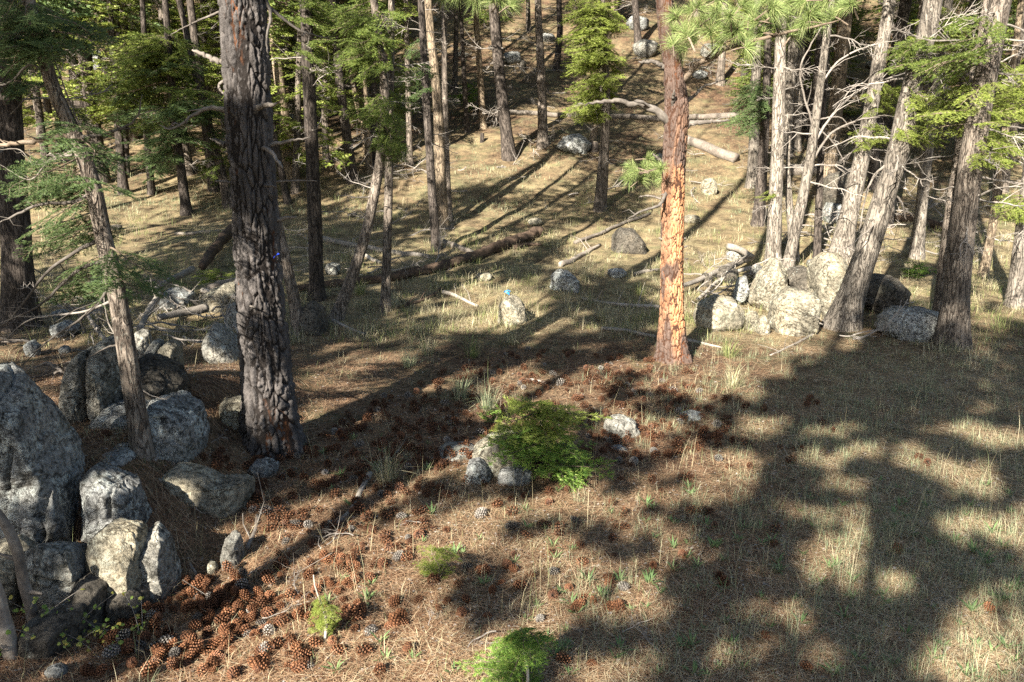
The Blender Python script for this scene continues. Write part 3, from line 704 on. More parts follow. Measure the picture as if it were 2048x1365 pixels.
# ------------------------------------------------------------------ trees
def plates(theta, v, R, pw, ph, seed, period):
    """F2-F1 of a jittered cell pattern wrapped round the trunk; theta in turns, v metres"""
    nu = max(6, int(round(2*math.pi*R/pw)))
    P = np.stack([np.cos(theta*6.283)*R, np.sin(theta*6.283)*R, v*.45], 1)
    u = theta*nu + .85*fbm(P, 6/ max(R/.2, 1), 3); w_ = v/ph + .9*pnoise(P+7, 6) + .35*pnoise(P, 18)
    iu = np.floor(u).astype(int); iv = np.floor(w_).astype(int)
    f1 = np.full(len(u), 9.); f2 = np.full(len(u), 9.); cid = np.zeros(len(u), int)
    for du in (-1, 0, 1):
        for dv in (-1, 0, 1):
            cu = (iu+du) % nu; cv = iv+dv
            h = _perm[(_perm[cu % 256]+cv+seed) % 256]; h2 = _perm[h]
            px = iu+du+.1+.8*h/255.; py = cv+.1+.8*h2/255.
            d = np.hypot(u-px, (w_-py))
            new = d < f1
            f2 = np.where(new, f1, np.minimum(f2, d)); cid = np.where(new, h, cid); f1 = np.where(new, d, f1)
    return f2-f1, cid/255.
class Tree:
    def __init__(s, name, pts, label, bark, cat='tree', height=14., group=None, dY=0.0, hero=None, flare=1.35, sides=18, smoothx=True):
        u0, v0, w0 = pts[0]
        b = hit(u0, v0); s.D = D = b[1] + dY; s.base = np.array([b[0], D, g1(b[0], D)]) if dY else b
        P = np.array([atY(u, v, D) for u, v, _ in pts]); R = np.array([.5*wd*mpp(u, v, D) for u, v, wd in pts])
        s.vpx = np.array([v for _, v, _ in pts], float)
        # carry on upwards out of the frame, straightening
        top = P[-1]; dr = P[-1]-P[-2]; dr /= np.linalg.norm(dr)
        hz = max(height-top[2]+s.base[2], 1.0); q = top + np.array([dr[0]*.7/dr[2]*hz*.5, 0, hz*.5]); q2 = q+np.array([dr[0]*.35/dr[2]*hz*.5, 0, hz*.5])
        Pf = np.concatenate([[P[0]-np.array([0, 0, .18])], P, [q, q2]]); Rf = np.concatenate([[R[0]*1.05], R, [R[-1]*.62, .03]])
        n = 40
        s.P = smooth_path(Pf, 160); s.R = np.interp(np.linspace(0, 1, 160), np.linspace(0, 1, len(Rf)), Rf)
        Ls = np.concatenate([[0], np.cumsum(np.linalg.norm(np.diff(Pf, axis=0), axis=1))]); Lq = np.linspace(0, Ls[-1], 160)
        s.R = np.interp(Lq, Ls, Rf)
        s.root = empty(name, s.base, label, cat, group)
        s.bark = bark
        ztop = top[2]+.5
        if hero is None:
            zz = np.concatenate([np.arange(s.P[0][2], ztop, .07), np.linspace(ztop, s.P[-1][2], 12)])
            C = np.stack([np.interp(zz, s.P[:, 2], s.P[:, k]) for k in range(3)], 1); RR = np.interp(zz, s.P[:, 2], s.R)
            hrel = zz-s.base[2]; RR = RR*(1+(flare-1)*np.exp(-np.clip(hrel, 0, 9)/(.9*R[0]+.05)))
            a = np.arange(sides)/sides; th = np.tile(a, len(zz)); vv = np.repeat(zz, sides)
            q3 = np.stack([np.cos(th*6.283)*.5, np.sin(th*6.283)*.5, vv*.6], 1)+s.D
            rf = 1+.10*fbm(q3, 3.0, 3)+.09*np.clip(pnoise(np.stack([th*9, vv*.4, 0*vv], 1)+s.D, 2.0), -1, 1)*(.4+np.exp(-np.clip(vv-s.base[2], 0, 9)/.3))
            V, T, Q = tube(C-s.base, RR, sides, True, rf.reshape(len(zz), sides))
            s.trunk = obj('trunk', mesh('trunk', V, [T, Q], M[bark], True), s.root)
        else:
            pw, ph, dep, res, up, fq = hero
            zz = np.concatenate([np.arange(s.P[0][2], ztop-.4, res), np.linspace(ztop-.4, s.P[-1][2], 20)])
            C = np.stack([np.interp(zz, s.P[:, 2], s.P[:, k]) for k in range(3)], 1); RR = np.interp(zz, s.P[:, 2], s.R)
            sd_ = int(2*math.pi*R[0]/res); a = np.arange(sd_)/sd_; th = np.tile(a, len(zz)); vv = np.repeat(zz, sd_)
            f, cid = plates(th, vv, R[0], pw, ph, 5, None)
            f3, c3 = plates(th+.3, vv, R[0], pw*.42, ph*.30, 9, None)
            q3 = np.stack([np.cos(th*6.283)*R[0], np.sin(th*6.283)*R[0], vv], 1)
            hrel = vv-s.base[2]
            rt = np.exp(-np.clip(hrel, 0, 9)/.22)
            fl = 1+(flare-1)*rt*(1+.55*np.sin(th*6.283*5+1.0+2*pnoise(q3, 2))) + .03*pnoise(q3, 4)
            qs = q3*np.array([1, 1, .20]); nn = pnoise(qs, fq)+.30*pnoise(qs+2, fq*2.6)+.12*pnoise(q3, fq*5)
            pl = np.minimum(sst(.0, .17, np.abs(nn)), sst(.03, .34, f))
            disp = dep*(pl*(.75+.5*cid)+.30*sst(.02, .30, f3)*pl+.28*fbm(q3, 28, 3)) - dep
            rr = np.repeat(RR, sd_)*fl + disp*np.clip(np.repeat(RR, sd_)/R[0], 0, 1)
            V, T, Q = tube(C-s.base, np.ones(len(zz)), sd_, False, rr.reshape(len(zz), sd_))
            at = {'plate': np.clip(pl*(.55+.6*sst(.0, .2, f3)), 0, 1)}
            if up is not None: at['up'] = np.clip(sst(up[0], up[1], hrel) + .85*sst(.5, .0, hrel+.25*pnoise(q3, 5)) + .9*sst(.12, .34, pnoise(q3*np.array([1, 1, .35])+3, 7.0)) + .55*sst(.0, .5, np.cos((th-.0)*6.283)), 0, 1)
            s.trunk = obj('trunk', mesh('trunk', V, [Q], M[bark], True, None, at), s.root)
    def at_row(s, v):
        """trunk centre and radius at photo row v"""
        z = atY(1024, v, s.D)[2]
        c = np.array([np.interp(z, s.P[:, 2], s.P[:, k]) for k in range(3)]); return c, float(np.interp(z, s.P[:, 2], s.R))
    def at_z(s, z):
        return np.array([np.interp(z, s.P[:, 2], s.P[:, k]) for k in range(3)]), float(np.interp(z, s.P[:, 2], s.R))
    def stick(s, me, name, a, e, roll=0.0, thick=1.0):
        """a shared 1 m branch mesh laid from a to e"""
        d = np.asarray(e)-np.asarray(a); L = np.linalg.norm(d)
        R = rotm(math.atan2(d[1], d[0]), math.asin(d[2]/L), roll)
        o = bpy.data.objects.new(name, me); link(o, s.root)
        m4 = Matrix([[*(R[i]*np.array([L, L*thick, L*thick])), (a-s.base)[i]] for i in range(3)]+[[0, 0, 0, 1]])
        o.matrix_local = m4
        return o
    def dead(s, n, v0, v1, L=(.3, .9), seed=0, kind='twig', az=None, drop=(-.5, .3)):
        r = np.random.default_rng(seed+int(s.D*100))
        for k in range(n):
            c, R = s.at_row(r.uniform(v0, v1)); a = r.uniform(0, 6.283) if az is None else r.uniform(*az)
            L_ = r.uniform(*L); p = r.uniform(*drop)
            d = np.array([math.cos(a)*math.cos(p), math.sin(a)*math.cos(p), math.sin(p)])
            s.stick(DEADM[kind][r.integers(8)], 'dead_branch', c+d*R*.7, c+d*(R+L_), r.random()*6.283)
        return s
    def dead_px(s, v, u1, v1, dy=0.0, kind='twig', k=0, thick=1.0):
        c, R = s.at_row(v); e = atY(u1, v1, s.D+dy); s.stick(DEADM[kind][k], 'dead_branch', c, e, k*1.3, thick); return s
    def custom(s, pts, w0, w1, m='limb', dy=0.0, name='dead_branch', sides=8, twigs=0):
        """a limb traced through photo pixels at the tree's own depth"""
        Pp = np.array([atY(u, v, s.D+(dy*i/max(1, len(pts)-1))) for i, (u, v) in enumerate(pts)])
        k = mpp(pts[0][0], pts[0][1], s.D); C = smooth_path(Pp, 22); ja = np.random.default_rng(int(pts[0][0]*3+pts[-1][1])).normal(0, w0*k*.07, (22, 3)); ja[:2] = 0; C = C+ja
        rr = np.interp(np.arange(22), [0, 2, 19, 21], [w0*.58*k, w0*.45*k, w1*.42*k, w1*.16*k])*(1+.08*np.sin(np.arange(22)*2.3+w0))
        mb = MB(); V, T, Q = tube(C-s.base, rr, sides); mb.add(V, T, Q)
        r = np.random.default_rng(int(pts[0][0]+pts[-1][1]))
        for j in range(twigs):
            i = r.integers(4, 21); d = r.normal(size=3); d[2] = abs(d[2])*.4; L = np.linalg.norm(C[-1]-C[0])*r.uniform(.12, .35)
            a = C[i]-s.base; d = d/np.linalg.norm(d)+(C[i]-C[i-1])/np.linalg.norm(C[i]-C[i-1])*.7
            V, T, Q = tube(np.array([a, a+d*L*.4+r.normal(0, .02, 3), a+d*L*.8+np.array([0, 0, -.1*L])]), [rr[i]*.5, rr[i]*.35, rr[i]*.1], 4, False); mb.add(V, T, Q)
        o = obj(name, mb.mesh(name, [M[m]], True), s.root); return s
    def live(s, n, cu, cv, ru, rv, key='fir', seed=0, dy=.7, rise=.12):
        """green boughs whose tips fall in an ellipse of photo pixels"""
        r = np.random.default_rng(seed+int(cu)); zmax = s.P[-1][2]-.2
        for k in range(int(n*2.0)):
            a = r.random()*6.283; q = math.sqrt(r.random())
            e = atY(cu+ru*q*math.cos(a), cv+rv*q*math.sin(a), s.D+r.uniform(-dy, dy))
            c, R = s.at_z(min(e[2]+r.uniform(-.05, .3)*np.hypot(e[0]-s.base[0], .5), zmax))
            c = c+np.array([0, 0, 0.]); d = e-c
            if np.linalg.norm(d) < .25: continue
            s.stick(BOUGH[{'fir': 'mid', 'dark': 'middark'}.get(key, key) if s.D > 9.5 else key][r.integers(4)], 'bough', c, e, r.normal(0, .35))
        return s
    def canopy(s, zrel, me, sc=1.0, rz=None):
        c, R = s.at_z(s.base[2]+zrel)
        o = obj('crown', me, s.root, c-s.base, (0, 0, random.random()*6.28), sc); return s
    def twigs(s, zrel, me, sc=1.0):
        c, R = s.at_z(s.base[2]+zrel); c2, _ = s.at_z(s.base[2]+zrel+3)
        d = Vector(c2-c).to_track_quat('Z', 'Y').to_euler()
        o = obj('dead_twigs', me, s.root, c-s.base, d, sc); tag(o, kind='stuff'); return s

# --- hero pines
big = Tree('ponderosa_pine', [(545, 898, 112), (534, 760, 100), (524, 640, 92), (515, 520, 88), (508, 400, 88), (500, 280, 90), (494, 150, 90), (485, 0, 90)],
           'massive dark furrowed pine trunk left of centre', 'plate_dark', height=17, hero=(.062, .21, .030, .0085, None, 6.5), flare=1.20)
big.custom([(455, 125), (425, 118), (385, 100)], 15, 8).custom([(455, 222), (420, 216), (385, 232), (345, 258), (320, 250)], 11, 4, twigs=3).custom([(450, 290), (435, 283), (420, 277)], 14, 4)
big.custom([(500, 222), (520, 214), (552, 209)], 15, 10, dy=-.28).custom([(505, 298), (530, 297), (548, 312), (565, 338)], 12, 7, dy=-.35).custom([(480, 370), (455, 365), (430, 362)], 8, 5)
big.custom([(540, 290), (580, 282), (626, 274)], 9, 3).custom([(545, 365), (590, 362), (634, 362)], 6, 3).custom([(515, 374), (535, 372), (553, 374)], 7, 5, dy=-.25)
big.custom([(490, 440), (512, 455), (520, 490), (523, 522)], 9, 6, 'deadwood', dy=-.10).custom([(555, 440), (575, 436), (593, 435)], 9, 6).custom([(485, 655), (497, 656), (505, 655)], 9, 6, dy=-.3)
big.custom([(487, 600), (500, 612), (512, 615)], 6, 4, dy=-.3).custom([(535, 15), (570, 40), (600, 62), (640, 74), (664, 74)], 8, 3, twigs=3).custom([(532, 0), (541, 30), (533, 80), (536, 108)], 8, 4, dy=-.2)
big.custom([(452, 20), (400, 40), (350, 65), (335, 75)], 6, 2, twigs=4).custom([(453, 160), (438, 172), (448, 190)], 8, 5)
org = Tree('ponderosa_pine', [(1345, 722, 58), (1344, 660, 50), (1344, 600, 46), (1344, 500, 45), (1347, 350, 46), (1353, 225, 48), (1350, 170, 42), (1342, 100, 38), (1328, 0, 33)],
           'orange barked pine with bright peeling bark right of centre', 'plate_orange', height=16, hero=(.036, .10, .0145, .0085, (1.6, 2.9), 11.0), flare=1.26)
org.custom([(1340, 245), (1318, 228), (1290, 212), (1250, 205), (1205, 204), (1168, 212)], 20, 6, dy=-.25, twigs=2).custom([(1330, 135), (1305, 124), (1278, 126)], 11, 7)
org.custom([(1346, 235), (1346, 205), (1348, 182)], 12, 6, dy=-.2).custom([(1365, 260), (1382, 248), (1420, 244), (1462, 241)], 14, 5, twigs=2).custom([(1372, 205), (1390, 190), (1410, 172), (1450, 160)], 8, 3, twigs=4)
org.custom([(1340, 370), (1330, 390), (1318, 412), (1290, 420), (1255, 438)], 9, 4, dy=-.35, twigs=4).custom([(1322, 398), (1300, 392), (1280, 394)], 5, 3, twigs=2)
org.custom([(1328, 325), (1317, 318), (1306, 308)], 8, 4, 'twig_dark').custom([(1362, 475), (1372, 478)], 6, 4).custom([(1362, 497), (1376, 492)], 5, 3).custom([(1326, 480), (1318, 476)], 5, 3)
org.custom([(1366, 165), (1392, 130), (1420, 118), (1460, 95), (1520, 78), (1600, 60), (1680, 40)], 12, 5, 'stem', dy=-.6, name='limb', twigs=3)
org.custom([(1330, 330), (1312, 338), (1290, 345), (1268, 352)], 6, 4, 'stem', dy=-.1, name='limb')
tm = [arr_mesh('needle_tuft', a, [M['pine'], M['stem']]) for a in TUFT]
def tufts(tree, spots, dy, rs=.9):
    r = np.random.default_rng(5)
    for (u, v) in spots:
        c = atY(u, v, tree.D+dy+r.uniform(-.25, .25)); a = r.uniform(0, 6.28)
        R = rotm(a, r.uniform(-.1, .9)); k = rs*r.uniform(.8, 1.1)
        o = bpy.data.objects.new('needle_tuft', tm[r.integers(3)]); link(o, tree.root)
        o.matrix_local = Matrix([[*(R[i]*k), (c-tree.base)[i]] for i in range(3)]+[[0, 0, 0, 1]])
tufts(org, [(1352, 58), (1365, 100), (1393, 50), (1412, 35), (1430, 32), (1460, 28), (1465, 42), (1505, 42), (1518, 68), (1486, 80), (1430, 20), (1550, 15), (1555, 28), (1575, 25), (1590, 65), (1555, 55), (1620, 25), (1640, 15), (1660, 30),
            (1600, 5), (1490, 5), (1440, 0), (1400, 8), (1530, -5), (1680, 15), (1370, 65), (1450, 60), (1385, 78), (1620, -10), (1655, 0), (1350, 30), (1420, 60), (1475, 58), (1535, 45), (1605, 45), (1640, 40), (1700, 5), (1570, 5), (1500, 22), (1380, 20), (1345, 85), (1500, 95), (1440, 85)], -.45, 1.0)
tufts(org, [(1292, 335), (1270, 345), (1258, 358), (1310, 350), (1285, 358), (1322, 335), (1300, 320), (1262, 335), (1328, 355)], -.1, .85)
tufts(org, [(888, -6), (910, -10), (945, 2), (1005, 2), (1028, 8), (985, -6), (960, -12)], -1.5, .9)

# --- left: fir leaning to the left with boughs
lean = Tree('leaning_fir', [(285, 908, 42), (264, 770, 38), (236, 600, 35), (206, 470, 33), (188, 380, 32), (160, 295, 30), (128, 225, 28), (102, 165, 26), (75, 60, 24), (58, 0, 22)],
            'slim fir leaning left over the lower outcrop with bare grey boughs', 'bark', height=11, flare=1.15)
lean.custom([(155, 290), (130, 272), (60, 284), (-20, 292)], 14, 9, 'stem', twigs=5, name='limb').custom([(190, 380), (150, 405), (80, 410), (0, 445)], 10, 5, 'twig_dark', twigs=5).custom([(200, 480), (150, 505), (90, 550), (20, 640), (-20, 660)], 9, 4, 'twig_dark', twigs=6)
lean.custom([(212, 520), (150, 545), (80, 610), (0, 650)], 8, 4, 'twig_dark', twigs=5).custom([(225, 560), (185, 620), (100, 680), (40, 735)], 7, 3, 'twig_dark', twigs=5).custom([(95, 150), (60, 130), (20, 165), (-10, 172)], 7, 3, twigs=4)
lean.custom([(125, 225), (115, 180), (100, 100), (150, 230), (172, 265)], 4, 3, twigs=2).custom([(190, 385), (170, 400), (140, 440)], 5, 2, twigs=3).custom([(160, 275), (210, 268), (270, 240), (285, 190)], 8, 3, 'twig_dark', twigs=4)
lean.custom([(230, 600), (160, 625), (60, 640), (0, 690)], 6, 2, 'twig', twigs=5).custom([(245, 690), (215, 640), (205, 560)], 4, 2, 'twig', twigs=3).custom([(145, 310), (100, 320), (60, 360), (0, 330)], 5, 2, twigs=6)
lean.custom([(150, 300), (75, 330), (40, 300), (0, 300)], 4, 2, twigs=7).custom([(105, 165), (90, 170), (60, 190), (20, 230)], 4, 2, twigs=5).custom([(265, 765), (300, 790), (335, 800)], 4, 2, twigs=2).custom([(250, 690), (215, 695), (170, 720)], 5, 2, 'twig_dark', twigs=3)
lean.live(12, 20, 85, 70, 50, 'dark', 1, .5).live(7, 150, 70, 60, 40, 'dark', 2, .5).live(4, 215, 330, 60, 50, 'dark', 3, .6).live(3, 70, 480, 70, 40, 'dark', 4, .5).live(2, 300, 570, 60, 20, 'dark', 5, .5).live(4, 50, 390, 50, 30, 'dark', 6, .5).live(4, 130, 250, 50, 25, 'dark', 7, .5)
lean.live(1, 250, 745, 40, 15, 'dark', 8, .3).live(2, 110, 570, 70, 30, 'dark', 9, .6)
def straight(pts, label, bark, name='fir_tree', height=17, **k):
    t = Tree(name, pts, label, bark, height=height, **k)
    if height > 10: t.canopy(H+.20*t.D+.9-t.base[2], CROWN[int(pts[0][0]) % 4], (.7 if pts[0][2] < 17 else .95)*(.5 if t.D < 13 else 1))
    return t
# --- trees of the left half
T_ = []
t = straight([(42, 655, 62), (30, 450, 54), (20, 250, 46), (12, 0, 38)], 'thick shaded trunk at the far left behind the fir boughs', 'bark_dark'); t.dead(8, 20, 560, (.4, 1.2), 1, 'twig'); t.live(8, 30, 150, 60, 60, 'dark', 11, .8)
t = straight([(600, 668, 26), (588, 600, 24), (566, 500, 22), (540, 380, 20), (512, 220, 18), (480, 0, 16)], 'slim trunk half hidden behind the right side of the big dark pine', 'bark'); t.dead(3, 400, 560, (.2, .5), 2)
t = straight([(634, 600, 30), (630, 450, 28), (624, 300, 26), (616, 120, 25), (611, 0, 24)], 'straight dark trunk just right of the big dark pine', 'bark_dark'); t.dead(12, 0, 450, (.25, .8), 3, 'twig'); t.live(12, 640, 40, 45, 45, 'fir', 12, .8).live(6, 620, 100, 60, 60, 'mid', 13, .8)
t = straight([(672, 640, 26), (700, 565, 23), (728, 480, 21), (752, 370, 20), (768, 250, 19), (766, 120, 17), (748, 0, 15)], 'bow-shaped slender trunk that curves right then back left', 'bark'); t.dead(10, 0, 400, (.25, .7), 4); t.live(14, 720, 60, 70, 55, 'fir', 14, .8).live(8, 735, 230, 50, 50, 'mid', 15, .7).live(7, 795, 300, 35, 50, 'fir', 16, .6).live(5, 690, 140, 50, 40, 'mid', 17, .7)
t = straight([(771, 622, 20), (774, 500, 18), (777, 400, 17), (780, 200, 15), (783, 0, 13)], 'thin upright trunk beside the bow-shaped one', 'bark'); t.dead(10, 100, 520, (.2, .7), 5); t.live(6, 800, 200, 35, 60, 'mid', 18, .6)
t = straight([(873, 500, 18), (864, 380, 17), (854, 220, 16), (846, 80, 14), (842, 0, 13)], 'dark slim trunk, front one of the close trio left of the clearing', 'bark_dark'); t.dead(14, 0, 400, (.3, .9), 6); t.live(6, 820, 150, 40, 60, 'middark', 19, .7)
t = straight([(884, 458, 26), (880, 330, 22), (876, 220, 20), (868, 130, 18), (856, 0, 16)], 'sunlit tan trunk, middle one of the close trio', 'bark_tan'); t.dead(8, 0, 350, (.25, .7), 7)
t = straight([(898, 442, 15), (893, 320, 13), (889, 160, 12), (888, 0, 11)], 'thin trunk, rear right one of the close trio', 'bark'); t.dead(6, 0, 350, (.2, .5), 8)
t = straight([(706, 364, 22), (692, 260, 19), (678, 150, 17), (666, 0, 14)], 'shaded trunk upslope that leans left behind the bow-shaped one', 'bark_dark'); t.dead(8, 0, 300, (.3, .8), 9); t.live(5, 700, 60, 40, 40, 'mid', 20, .8)
t = straight([(738, 340, 12), (726, 260, 11), (710, 190, 10), (690, 60, 9)], 'very thin leaning trunk upslope of the bow-shaped one', 'bark_tan'); t.dead(5, 50, 300, (.2, .6), 10)
t = straight([(745, 335, 16), (747, 200, 14), (748, 0, 12)], 'dim upright trunk upslope between the bow-shaped and thin trunks', 'bark_dark'); t.dead(6, 0, 300, (.2, .6), 11)
t = straight([(583, 356, 26), (572, 260, 23), (556, 140, 21), (540, 0, 19)], 'pale trunk upslope close to the right edge of the big dark pine', 'bark_tan'); t.dead(8, 0, 330, (.25, .7), 12); t.live(5, 590, 330, 30, 40, 'young', 21, .6)
t = straight([(576, 406, 14), (562, 340, 13), (545, 250, 12), (525, 100, 10)], 'thin trunk tucked behind the big dark pine on the right', 'bark_dark')
t = straight([(373, 428, 20), (362, 340, 18), (350, 240, 16), (338, 100, 14), (330, 0, 12)], 'young fir with wide green boughs left of the big dark pine', 'bark_dark', height=9)
t.live(20, 320, 190, 135, 105, 'dark', 22, 1.2).live(20, 310, 160, 130, 95, 'fir', 48, 1.2).live(14, 300, 120, 100, 50, 'young', 23, 1.0).live(10, 330, 300, 90, 45, 'dark', 24, .9); t.dead(8, 200, 400, (.4, 1.1), 13)
t = straight([(456, 415, 18), (440, 330, 17), (418, 250, 15), (380, 100, 12)], 'slim trunk tilting left just left of the big dark pine', 'bark_dark'); t.dead(8, 100, 380, (.3, .8), 14); t.live(8, 430, 330, 40, 45, 'mid', 25, .6).live(6, 435, 250, 40, 40, 'middark', 26, .6)
t = straight([(304, 388, 14), (296, 300, 13), (290, 200, 12), (285, 0, 10)], 'thin dark trunk below the green boughs at left', 'bark_dark'); t.dead(8, 50, 360, (.3, .9), 15); t.live(6, 330, 330, 50, 40, 'middark', 27, .7)
t = straight([(253, 345, 12), (250, 250, 11), (240, 100, 10)], 'thin trunk at left in front of the sunny straw', 'bark_dark'); t.dead(6, 50, 300, (.3, .8), 16)
t = straight([(168, 255, 22), (152, 160, 20), (125, 30, 17)], 'dim trunk upslope behind the leaning fir', 'bark_dark'); t.dead(6, 0, 220, (.3, .8), 17)
t = straight([(184, 228, 17), (178, 130, 15), (168, 0, 13)], 'second dim trunk upslope behind the leaning fir', 'bark_dark'); t.dead(6, 0, 200, (.3, .8), 18)
for (u0, v0, w0_, u1, lab, bk, fol) in [(120, 300, 14, 108, 'thin trunk with sunlit boughs behind the top of the leaning fir', 'bark_dark', [(110, 60, 60, 50), (60, 30, 50, 40)]), (420, 300, 15, 405, 'thin trunk with green boughs left of the top of the big dark pine', 'bark', [(410, 60, 60, 60), (400, 160, 50, 40)]),
                                        (820, 330, 13, 812, 'thin trunk with hanging green boughs left of the close trio', 'bark', [(800, 60, 50, 60), (810, 150, 40, 50)]), (652, 330, 14, 645, 'thin trunk with green boughs right of the straight dark trunk', 'bark', [(660, 60, 50, 60), (670, 180, 40, 40)])]:
    t = straight([(u0, v0, w0_), (u0*.5+u1*.5, v0*.5, w0_*.85), (u1, 0, w0_*.7)], lab, bk); t.dead(6, 0, 250, (.3, .9), int(u0))
    for q, f in enumerate(fol): t.live(9, *f, ('young', 'fir')[q], int(u0)+q, .9)
# --- the middle
t = straight([(966, 256, 15), (960, 150, 13), (950, 0, 11)], 'slender pale trunk at the left of the sunny upper clearing', 'bark_tan'); t.dead(8, 20, 220, (.3, .9), 19)
t = straight([(1086, 292, 21), (1084, 200, 18), (1080, 100, 16), (1076, 0, 14)], 'straight grey trunk in the middle of the upper clearing', 'bark'); t.dead(10, 40, 250, (.4, 1.2), 20)
t = straight([(1003, 186, 13), (999, 90, 12), (993, 0, 11)], 'dark slim trunk upslope left of the straight grey one', 'bark_dark'); t.dead(4, 0, 160, (.3, .8), 21); t.live(3, 1005, 70, 22, 14, 'mid', 28, .4)
t = straight([(934, 264, 10), (928, 150, 9), (921, 0, 8)], 'thin dark trunk left of the slender pale one', 'bark_dark'); t.dead(5, 20, 230, (.3, .7), 22)
yf = straight([(1200, 422, 26), (1206, 340, 22), (1211, 250, 18), (1212, 150, 14), (1206, 0, 9)], 'young fir with a sunlit yellow green crown left of the orange pine', 'bark', height=8.5, flare=1.2)
yf.live(38, 1190, 60, 75, 65, 'young', 29, .9).live(26, 1185, 150, 68, 60, 'young', 30, .8).live(10, 1180, 215, 55, 30, 'young', 31, .7).live(5, 1170, 235, 35, 8, 'young', 32, .4).live(3, 1190, 312, 18, 6, 'young', 33, .3); yf.dead(10, 100, 320, (.3, .8), 23)
t = straight([(1186, 280, 13), (1196, 220, 12), (1215, 100, 10)], 'pale leaning trunk behind the young sunlit fir', 'bark_tan')
t = straight([(1113, 140, 14), (1120, 60, 12), (1118, 0, 11)], 'trunk upslope right of the straight grey one', 'bark_dark'); t.dead(5, 0, 120, (.4, 1.), 24)
# --- the right
R_ = lambda *a, **k: straight(*a, **k)
t = R_([(1546, 532, 30), (1550, 420, 27), (1555, 300, 25), (1560, 150, 24), (1565, 0, 21)], 'upright sunlit trunk, nearest left of the right-hand group', 'bark_pale'); t.dead(16, 0, 420, (.25, .8), 25); t.live(4, 1515, 395, 25, 8, 'young', 34, .3)
t = R_([(1516, 452, 24), (1525, 330, 20), (1532, 200, 17), (1540, 0, 12)], 'dark trunk just behind the upright sunlit one', 'bark_dark'); t.dead(8, 50, 380, (.3, .8), 26, 'twig_dark'); t.live(12, 1500, 190, 45, 30, 'middark', 35, .8).live(6, 1470, 235, 40, 20, 'middark', 36, .8)
t = R_([(1505, 374, 24), (1509, 260, 20), (1513, 120, 17), (1516, 0, 15)], 'sunlit trunk upslope between the orange pine and the dark trunk', 'bark_pale'); t.dead(6, 20, 300, (.3, .8), 27)
t = R_([(1574, 540, 24), (1596, 440, 21), (1618, 330, 19), (1638, 190, 16), (1656, 50, 14), (1664, 0, 12)], 'slim pale fir leaning right with long bare branches', 'bark_pale'); t.dead(16, 0, 450, (.3, 1.1), 28)
t.custom([(1640, 170), (1680, 120), (1740, 92), (1800, 80)], 5, 2, 'twig', twigs=5).custom([(1622, 300), (1665, 230), (1720, 180), (1800, 150), (1830, 145)], 6, 3, 'twig', twigs=6).custom([(1628, 260), (1600, 150), (1622, 90), (1665, 20)], 5, 3, twigs=3)
t.custom([(1612, 345), (1660, 270), (1720, 240), (1760, 235)], 6, 4, twigs=5).custom([(1630, 240), (1680, 235), (1700, 260)], 4, 2, twigs=3).custom([(1630, 250), (1670, 290), (1690, 330)], 4, 2, twigs=3)
t = R_([(1634, 520, 15), (1638, 400, 14), (1645, 250, 12), (1655, 100, 10)], 'thin dark trunk between the slim and the thicker leaning firs', 'bark_dark'); t.dead(10, 80, 420, (.2, .7), 29)
t = R_([(1680, 522, 46), (1694, 450, 36), (1716, 350, 32), (1738, 240, 29), (1760, 110, 26), (1780, 0, 24)], 'middle leaning fir behind the tallest boulder', 'bark_pale'); t.dead(14, 20, 440, (.3, .9), 30); t.live(8, 1745, 280, 50, 30, 'young', 37, .7).live(7, 1770, 200, 45, 35, 'young', 38, .7)
t = R_([(1683, 655, 72), (1702, 595, 52), (1735, 500, 46), (1768, 395, 43), (1795, 310, 42), (1818, 200, 40), (1845, 90, 38), (1868, 0, 36)], 'strongly tilted fir rooted beside the boulder cluster', 'bark_pale', flare=1.15); t.dead(16, 20, 560, (.25, .9), 31)
t.custom([(1790, 320), (1750, 350), (1730, 400), (1720, 460)], 6, 3, twigs=3).custom([(1735, 500), (1725, 560), (1722, 640)], 5, 3, twigs=2, dy=-.2).custom([(1840, 110), (1825, 150), (1838, 190)], 5, 3, twigs=2).custom([(1775, 385), (1800, 400), (1812, 440)], 6, 3, twigs=2)
t.live(7, 1850, 250, 45, 50, 'young', 39, .6).live(6, 1800, 110, 35, 40, 'fir', 40, .6)
t = R_([(1903, 692, 62), (1912, 600, 50), (1921, 500, 46), (1935, 380, 45), (1951, 270, 45), (1970, 160, 43), (1988, 70, 41), (2002, 0, 40)], 'thick right-hand trunk of the twin pair at the right edge', 'bark', flare=1.2); t.dead(18, 0, 480, (.3, 1.0), 32)
t.custom([(1955, 250), (2000, 252), (2060, 258)], 7, 4, twigs=3).custom([(1940, 350), (1990, 360), (2060, 370)], 6, 4, twigs=3).custom([(1975, 130), (2000, 148), (2060, 150)], 6, 3, twigs=2).custom([(1985, 85), (2020, 92), (2060, 90)], 6, 4, twigs=2)
t.live(5, 1900, 130, 65, 85, 'fir', 41, .8).live(4, 1885, 230, 60, 50, 'young', 42, .8).live(4, 2020, 200, 35, 60, 'young', 43, .6).live(6, 2015, 300, 40, 30, 'young', 44, .6)
t = R_([(1879, 662, 34), (1888, 560, 28), (1900, 450, 26), (1918, 330, 24), (1938, 220, 21), (1958, 100, 18), (1975, 0, 15)], 'slimmer left-hand trunk of the twin pair at the right edge', 'bark'); t.dead(10, 100, 520, (.2, .7), 33)
t = R_([(1832, 516, 26), (1842, 420, 23), (1852, 330, 21), (1866, 220, 19), (1885, 90, 17)], 'pale trunk behind the gap between the tilted fir and the twin pair', 'bark_pale'); t.dead(12, 80, 450, (.3, 1.), 34); t.live(8, 1880, 60, 50, 45, 'young', 45, .8)
